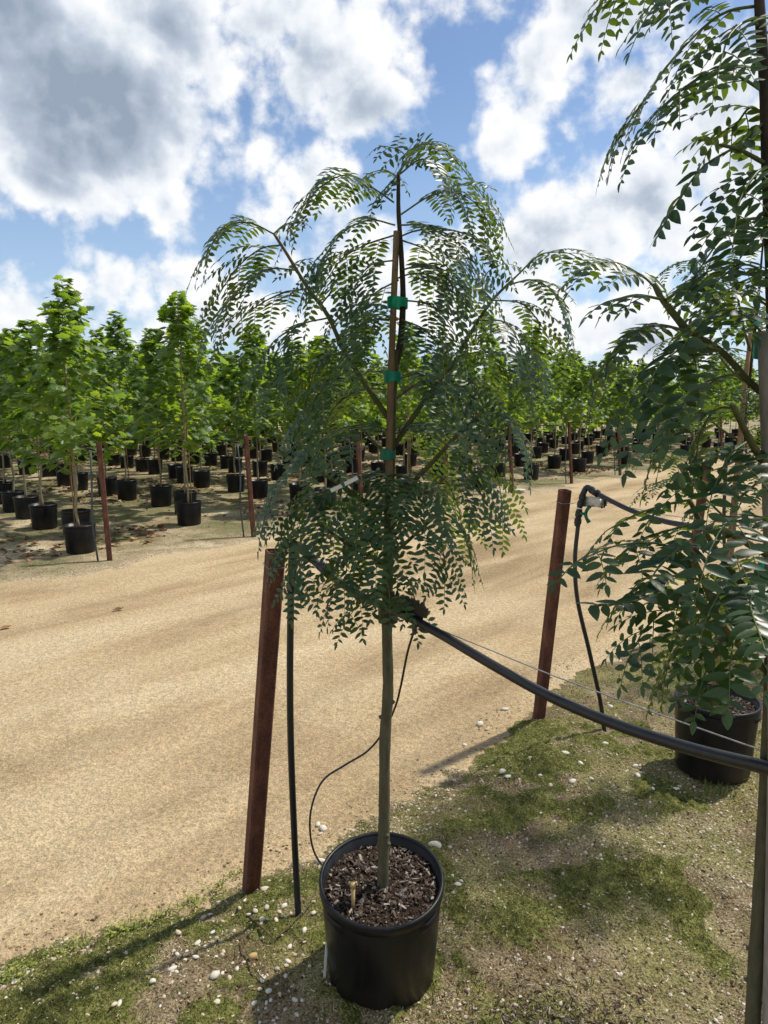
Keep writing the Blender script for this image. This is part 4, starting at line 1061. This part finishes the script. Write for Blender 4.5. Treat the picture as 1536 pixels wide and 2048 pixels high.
for l, tip, ls, gp in [([(1536, 235), (1485, 285), (1405, 335), (1348, 415), (1308, 485)], -.02, .040, .019), ([(1400, 1190), (1330, 1180), (1260, 1205), (1180, 1212)], -.12, .052, .024),
                       ([(1440, 700), (1380, 690), (1320, 730), (1290, 790)], -.12, .046, .020), ([(1536, 1180), (1500, 1200), (1530, 1300)], -.3, .05, .02), ([(1420, 1100), (1380, 1090), (1330, 1120), (1300, 1160)], -.2, .048, .02)]:
    fr.append(frond(P3(l, tip), r, .1, ls, single=True, gap=gp))
for q_ in range(3):
    b = Vector((W(1547, 700, Y2).x, Y2, r.uniform(1.9, 2.6))); az = r.uniform(-2.0, 1.5)
    fr.append(frond(auto_frond(b, az, r.uniform(.2, .32), r), r, .10, .034, 1.2, 3))
build_leaves(second, fr, 300, 2)
tag(second, 'big-leafed sapling with grey stake whose drooping leaves hang over the thick black pipe', 'tree', 'feathery saplings in pots on the near bank')

# --- first tree of the row behind, and the one after it
def behind_tree(x, y, seed, label, singles, pots=True, lean=.0):
    r = random.Random(seed); base = Vector((x, y, bz(x, y))); root = empty('potted_tree', tuple(base)); pot_parts(root, 1)
    top = base+Vector((lean, 0, 2.75))
    P = [base+Vector((0, 0, .34)), base+Vector((.01, 0, 1.0)), base+Vector((lean*.5, .01, 1.8)), top]
    limb(root, P[:3], .019, .012, MAT['mtrunk'], 'trunk', 10, 8, 5, seed); limb(root, [P[2]-Vector((0, 0, .05)), P[2].lerp(top, .5)+Vector((.01, 0, 0)), top], .011, .004, MAT['dark_stem'], 'leader', 8, 5, 0, seed)
    limb(root, [base+Vector((-.04, -.03, .3)), base+Vector((lean*.9-.03, -.025, 2.35))], .011, .0105, MAT['stake'], 'stake', 8, 3, 0, seed)
    for z_ in (1.5, 2.3): tape(root, base+Vector((lean*z_/2.75-.012, -.012, z_)), .032, .03, .03)
    fr = []
    for q_ in range(9):
        z_ = 1.3+.14*q_; az = q_*2.4+r.uniform(-.3, .3)+2.2; b = base+Vector((lean*z_/2.75, 0, z_)); L = r.uniform(.35, .6)*(1.1-.05*q_); d = Vector((math.cos(az), math.sin(az), .75))
        e = b+d.normalized()*L; limb(root, [b, b.lerp(e, .5)+Vector((0, 0, -.02)), e], .007, .004, MAT['twig'], 'branch', 6, 4, 0, q_)
        for u in (.6, 1.0):
            for sd in (-1, 1): fr.append(frond(auto_frond(b.lerp(e, u), az+sd*r.uniform(.3, 1.2), r.uniform(.2, .34), r), r,   .13, .030, 1.0, 3))
    for q_ in range(16):
        z_ = 1.3+1.42*q_/15; fr.append(frond(auto_frond(base+Vector((lean*z_/2.75, 0, z_)), q_*2.4, r.uniform(.22, .36), r), r,   .13, .030, 1.0, 3))
    build_leaves(root, fr, singles, seed)
    tag(root, label, 'tree', 'feathery saplings in pots on the near bank')
behind_tree(1.745, 3.52, 3, 'feathery sapling in the black pot behind the sagging pipe, grass at its foot', 300, lean=.05)
behind_tree(3.40, 5.25, 4, 'feathery sapling standing along the bank beyond the tensioned rusty post', 100)

# ------------------------------------------------------------------ maples beyond the road
def maple_leaf():
    half = [(0.0, .0), (.10, .16), (-.06, .40), (.16, .34), (.30, .52), (.36, .34), (.54, .60), (.60, .36), (.80, .40), (.72, .22), (.86, .15), (1.0, 0)]
    v = [(.38, 0, .03)]; out = [(x_, y_) for x_, y_ in half]+[(x_, -y_) for x_, y_ in reversed(half[1:-1])]
    for x_, y_ in out: v.append((x_, y_, -.10*abs(y_)-.16*x_*x_))
    n = len(out); return np.array(v, float), np.array([(0, 1+j, 1+(j+1) % n) for j in range(n)])
ML = maple_leaf(); ML_ME = mesh_np('leaf', ML[0], ML[1], MAT['maple'], smooth=False)
def maple(seed, Ht=3.35, nleaf=680):
    r = random.Random(seed); tr = Geo(); leaves = []
    px = [Vector((r.gauss(0, .012), r.gauss(0, .012), .33+(Ht-.35)*i/9)) for i in range(10)]; px[0] = Vector((0, 0, .33))
    tr.tube(spline(px, 3), [.019*(1-.80*(i/27)**1.1) for i in range(28)], 8)
    def leaf_at(p, out, s_):
        a = r.uniform(-1, 1); o_ = Vector((out.x*math.cos(a)-out.y*math.sin(a), out.x*math.sin(a)+out.y*math.cos(a), 0))
        ax_ = (o_*.9+Vector((0, 0, r.uniform(-.75, .15)+(.4 if p.z > Ht-.4 else 0)))).normalized(); nn = perp(Vector((r.gauss(0, .4), r.gauss(0, .4), 1)), ax_)
        pet = p+(o_*.6+Vector((0, 0, .3)))*r.uniform(.02, .06); leaves.append((pet, ax_, nn, s_))
    nb = 24
    for i in range(nb):
        u = i/(nb-1); z_ = 1.08+(Ht-1.42)*u; az = i*2.39996+r.uniform(-.4, .4)
        L = (.74*math.sin(math.pi*min(1, .30+.62*u))**.8+.07)*r.uniform(.7, 1.15)*(1-.50*u)
        d = Vector((math.cos(az), math.sin(az), 0)); k_ = 5; P = Vector((0, 0, z_)); pts = [P.copy()]; dd = (d+Vector((0, 0, .65+.6*u))).normalized()
        for j in range(k_):
            P = P+dd*L*1.15/k_; dd = (dd+Vector((0, 0, -.06))).normalized(); pts.append(P.copy())
        tr.tube(pts, [.0065*(1-.7*j/k_) for j in range(k_+1)], 5)
        m_ = int((nleaf*.86)/nb*(1.25-.5*u))
        for j in range(m_):
            t_ = r.random()**.6*k_; a = min(k_-1, int(t_)); leaf_at(pts[a].lerp(pts[a+1], t_-a)+Vector((r.gauss(0, .05), r.gauss(0, .05), r.gauss(0, .05))), d, r.uniform(.095, .170))
    for j in range(int(nleaf*.16)):
        z_ = Ht-.75*r.random()**1.6; a = r.random()*6.28; w_ = .02+.10*(Ht-z_)
        leaf_at(Vector((math.cos(a)*w_, math.sin(a)*w_, z_)), Vector((math.cos(a), math.sin(a), 0)), r.uniform(.075, .14))
    return tr.mesh('trunk', MAT['mtrunk'], True), leaves
def leaves_mesh(lv, name='crown'):
    R_ = np.array([[[a[c_]*s_, nn.cross(a)[c_]*s_, nn[c_]*s_] for c_ in range(3)] for P, a, nn, s_ in lv]); T_ = np.array([tuple(P) for P, a, nn, s_ in lv])
    v, f = scatter_mesh(ML[0], ML[1], R_, T_); return mesh_np(name, v, f, MAT['maple'])
VAR = [maple(100+i, 3.05+.16*i) for i in range(5)]
CROWN = [leaves_mesh(lv) for _, lv in VAR]
TIE = Geo(); TIE.lathe([(.024, -.008), (.027, 0), (.024, .008)], 10); TIE_ME = TIE.mesh('tie', MAT['green_plastic'], True)
STK = Geo(); STK.tube([(.045, -.03, .30), (.04, -.03, 1.0), (.03, -.02, 1.75)], .0085, 6); STK_ME = STK.mesh('stake', MAT['stake'], True)
LINE = [3.95, 6.17, 8.45, 10.75, 13.03, 15.6, 18.2, 20.8, 23.4, 26.0, 28.6, 31.2, 33.8, 36.4, 39, 41.6]
rr = random.Random(77); spots = []
for k_, s0 in enumerate(LINE):
    for j in range(30):
        q_ = (9.34 if k_ == 0 else 9.75 if k_ != 1 else 10.15)+1.14*j+rr.uniform(-.13, .13); s_ = s0+.07+.13*j+rr.uniform(-.24, .24)
        x_, y_ = sq(s_, q_); px, py, zc = proj((x_, y_, 0)); tx = 70+900/zc*1.0
        if px < -tx-40 or px > 1536+tx or zc > 46: continue
        spots.append((zc, k_, j, x_, y_))
spots.sort(); beyond = spots[292:]; spots = spots[:292]
FRONT = 'young maples at the road end of their rows'; BACK = 'young maples farther back in the rows'
for i, (zc, k_, j, x_, y_) in enumerate(spots):
    root = empty('potted_maple', (x_, y_, fz(x_, y_)-.004), rr.uniform(0, 6.28)); vi = (i*7+k_*3+j) % 5
    if (k_, j) == (0, 0): vi = 1
    sc = rr.uniform(.93, 1.07); root.rotation_euler[0] = rr.gauss(0, .012); root.rotation_euler[1] = rr.gauss(0, .012)
    root.scale = (1, 1, sc)
    p_ = link('pot', FPOT_ME if zc > 14 else POT_ME, root)
    if zc < 26: link('rim', FRIM_ME if zc > 14 else RIM_ME, p_); link('soil', FSOIL_ME, root)
    link('trunk', VAR[vi][0], root)
    if i < 6:
        M = Matrix.Translation(root.location) @ root.rotation_euler.to_matrix().to_4x4(); lv = VAR[vi][1]; sc_l = []
        for q_, (P, a, nn, s_) in enumerate(lv): wp = M @ P; sc_l.append((s_/max(1, wp.y-.2*wp.x+.3*(P.y)), q_))
        sc_l.sort(reverse=True); sel = set(q_ for _, q_ in sc_l[:300])
        c_ = link('crown', leaves_mesh([l for q_, l in enumerate(lv) if q_ not in sel]), root); c_['kind'] = 'stuff'
        for q_ in sel:
            P, a, nn, s_ = lv[q_]; y2 = nn.cross(a); o = link('leaf', ML_ME, c_)
            o.matrix_local = Matrix(((a.x*s_, y2.x*s_, nn.x*s_, P.x), (a.y*s_, y2.y*s_, nn.y*s_, P.y), (a.z*s_, y2.z*s_, nn.z*s_, P.z), (0, 0, 0, 1)))
    else:
        c_ = link('crown', CROWN[vi], root); c_['kind'] = 'stuff'
    if zc < 15 and (j == 0 or rr.random() < .4):
        link('stake', STK_ME, root); t_ = link('tie', TIE_ME, root); t_.location = (.02, -.015, .72)
    ORD = ['first', 'second', 'third', 'fourth', 'fifth', 'sixth', 'seventh', 'eighth', 'ninth', 'tenth', 'eleventh', 'twelfth']
    if j == 0: tag(root, 'young green maple in a black pot standing first in its row behind the road-edge posts', 'tree', FRONT)
    elif j < 12: tag(root, 'young green maple in a black pot standing %s in its row counted from the road' % ORD[j], 'tree', 'young maples standing %s in their rows' % ORD[j])
    else: tag(root, 'young green maple in a black pot deep in the rows, more than twelve back', 'tree', BACK)
# the maples too far back to tell apart
if beyond:
    V, Fc, Mi, off = [], [], [], 0
    pv = np.array([(r_*math.cos(a*math.pi/4), r_*math.sin(a*math.pi/4), z_) for r_, z_ in ((.18, 0), (.21, .39)) for a in range(8)]+[(0, 0, .37)])
    pf = np.array([t3 for a in range(8) for t3 in ((a, (a+1) % 8, 8+(a+1) % 8), (a, 8+(a+1) % 8, 8+a), (8+a, 8+(a+1) % 8, 16))])
    tv = np.array([(.015*math.cos(a*2.094), .015*math.sin(a*2.094), z_) for z_ in (.3, 1.4) for a in range(3)]); tf = np.array([t3 for a in range(3) for t3 in ((a, (a+1) % 3, 3+(a+1) % 3), (a, 3+(a+1) % 3, 3+a))])
    low = []
    for _, lv in VAR:
        lv = [(P, a, nn, s_*1.7) for P, a, nn, s_ in lv[::6]]
        R_ = np.array([[[a[c_]*s_, nn.cross(a)[c_]*s_, nn[c_]*s_] for c_ in range(3)] for P, a, nn, s_ in lv]); T_ = np.array([tuple(P) for P, a, nn, s_ in lv])
        low.append(scatter_mesh(ML[0], ML[1], R_, T_))
    for i, (zc, k_, j, x_, y_) in enumerate(beyond):
        a = rr.uniform(0, 6.28); Rz = np.array([[math.cos(a), -math.sin(a), 0], [math.sin(a), math.cos(a), 0], [0, 0, rr.uniform(.93, 1.07)]]); o_ = np.array([x_, y_, fz(x_, y_)])
        for (v, f), mi in ((low[i % 5], 0), ((pv, pf), 1), ((tv, tf), 2)):
            V.append(v @ Rz.T+o_); Fc.append(f+off); Mi.append(np.full(len(f), mi)); off += len(v)
    o = link('far_maples', mesh_np('far_maples', np.concatenate(V), np.concatenate(Fc), [MAT['maple'], MAT['pot'], MAT['mtrunk']], np.concatenate(Mi)))
    tag(o, 'distant mass of potted maples closing the back of the nursery', 'trees', kind='stuff')
    print('beyond', len(beyond))
# posts, risers, pipes at the row ends
for k_, s0 in enumerate(LINE[:13]):
    b = sq(s0, 8.6); t_ = sq(s0+.02, 8.76)
    post(b, (t_[0], t_[1], 1.47), .062, math.radians(28), 'rusty square steel post at the end of a maple row beyond the road', 'row-end posts beyond the road', fz)
    q0 = Vector((*sq(s0+.05, 8.95), 1.36)); g_ = Geo(); pts = [q0]
    for i in range(1, 12): pts.append(Vector((*sq(s0+.05+.12*i, 8.95+1.2*i), 1.33+(.05 if i % 2 else -.06)+rr.uniform(-.03, .03))))
    g_.tube(spline(pts, 4), .012, 6)
    tag(link('water_pipe', g_.mesh('water_pipe', MAT['poly'], True)), 'black water pipe strung at chest height along a maple row', 'pipe', 'pipes along the maple rows')
    rb = sq(s0-.13, 8.72); rt = sq(s0-.02, 8.92)
    z0 = fz(*rb); g_ = Geo()
    g_.tube(spline([Vector((rb[0]+.03, rb[1], z0-.03)), Vector((rb[0]-.01, rb[1], .45)), Vector((rb[0]-.0, rb[1]+.02, .9)), Vector((rt[0], rt[1], 1.35))], 5), .012, 7)
    tag(link('riser_hose', g_.mesh('riser_hose', MAT['polygrey'], True)), 'grey-black riser hose standing beside a row-end post beyond the road', 'hose', 'risers beside the row-end posts')
# leaf litter between the maples
N = 11000; s_ = rs.rand(N*4)*34+1; q_ = 9.3+rs.rand(N*4)**1.3*26
x_, y_ = sq(s_, q_); keep = (fbm(x_*.55+2, y_*.55, 3) > .49) | (rs.rand(N*4) < .10)
keep &= (np.abs(x_) < .62*y_+1); x_, y_ = x_[keep][:N], y_[keep][:N]
lt = (np.array([(0, 0, 0), (.5, .45, .16), (1, 0, .05), (.5, -.45, .22), (.55, 0, -.02)], float), np.array([(0, 4, 1), (1, 4, 2), (2, 4, 3), (3, 4, 0)]))
T = np.stack([x_, y_, field_z(x_, y_)+.012], 1)
stuff('leaf_litter', lt, T, .05+.07*rs.rand(len(T)), .5, MAT['litter'], 'red brown fallen leaves lying between the rows of pots', 'leaves')
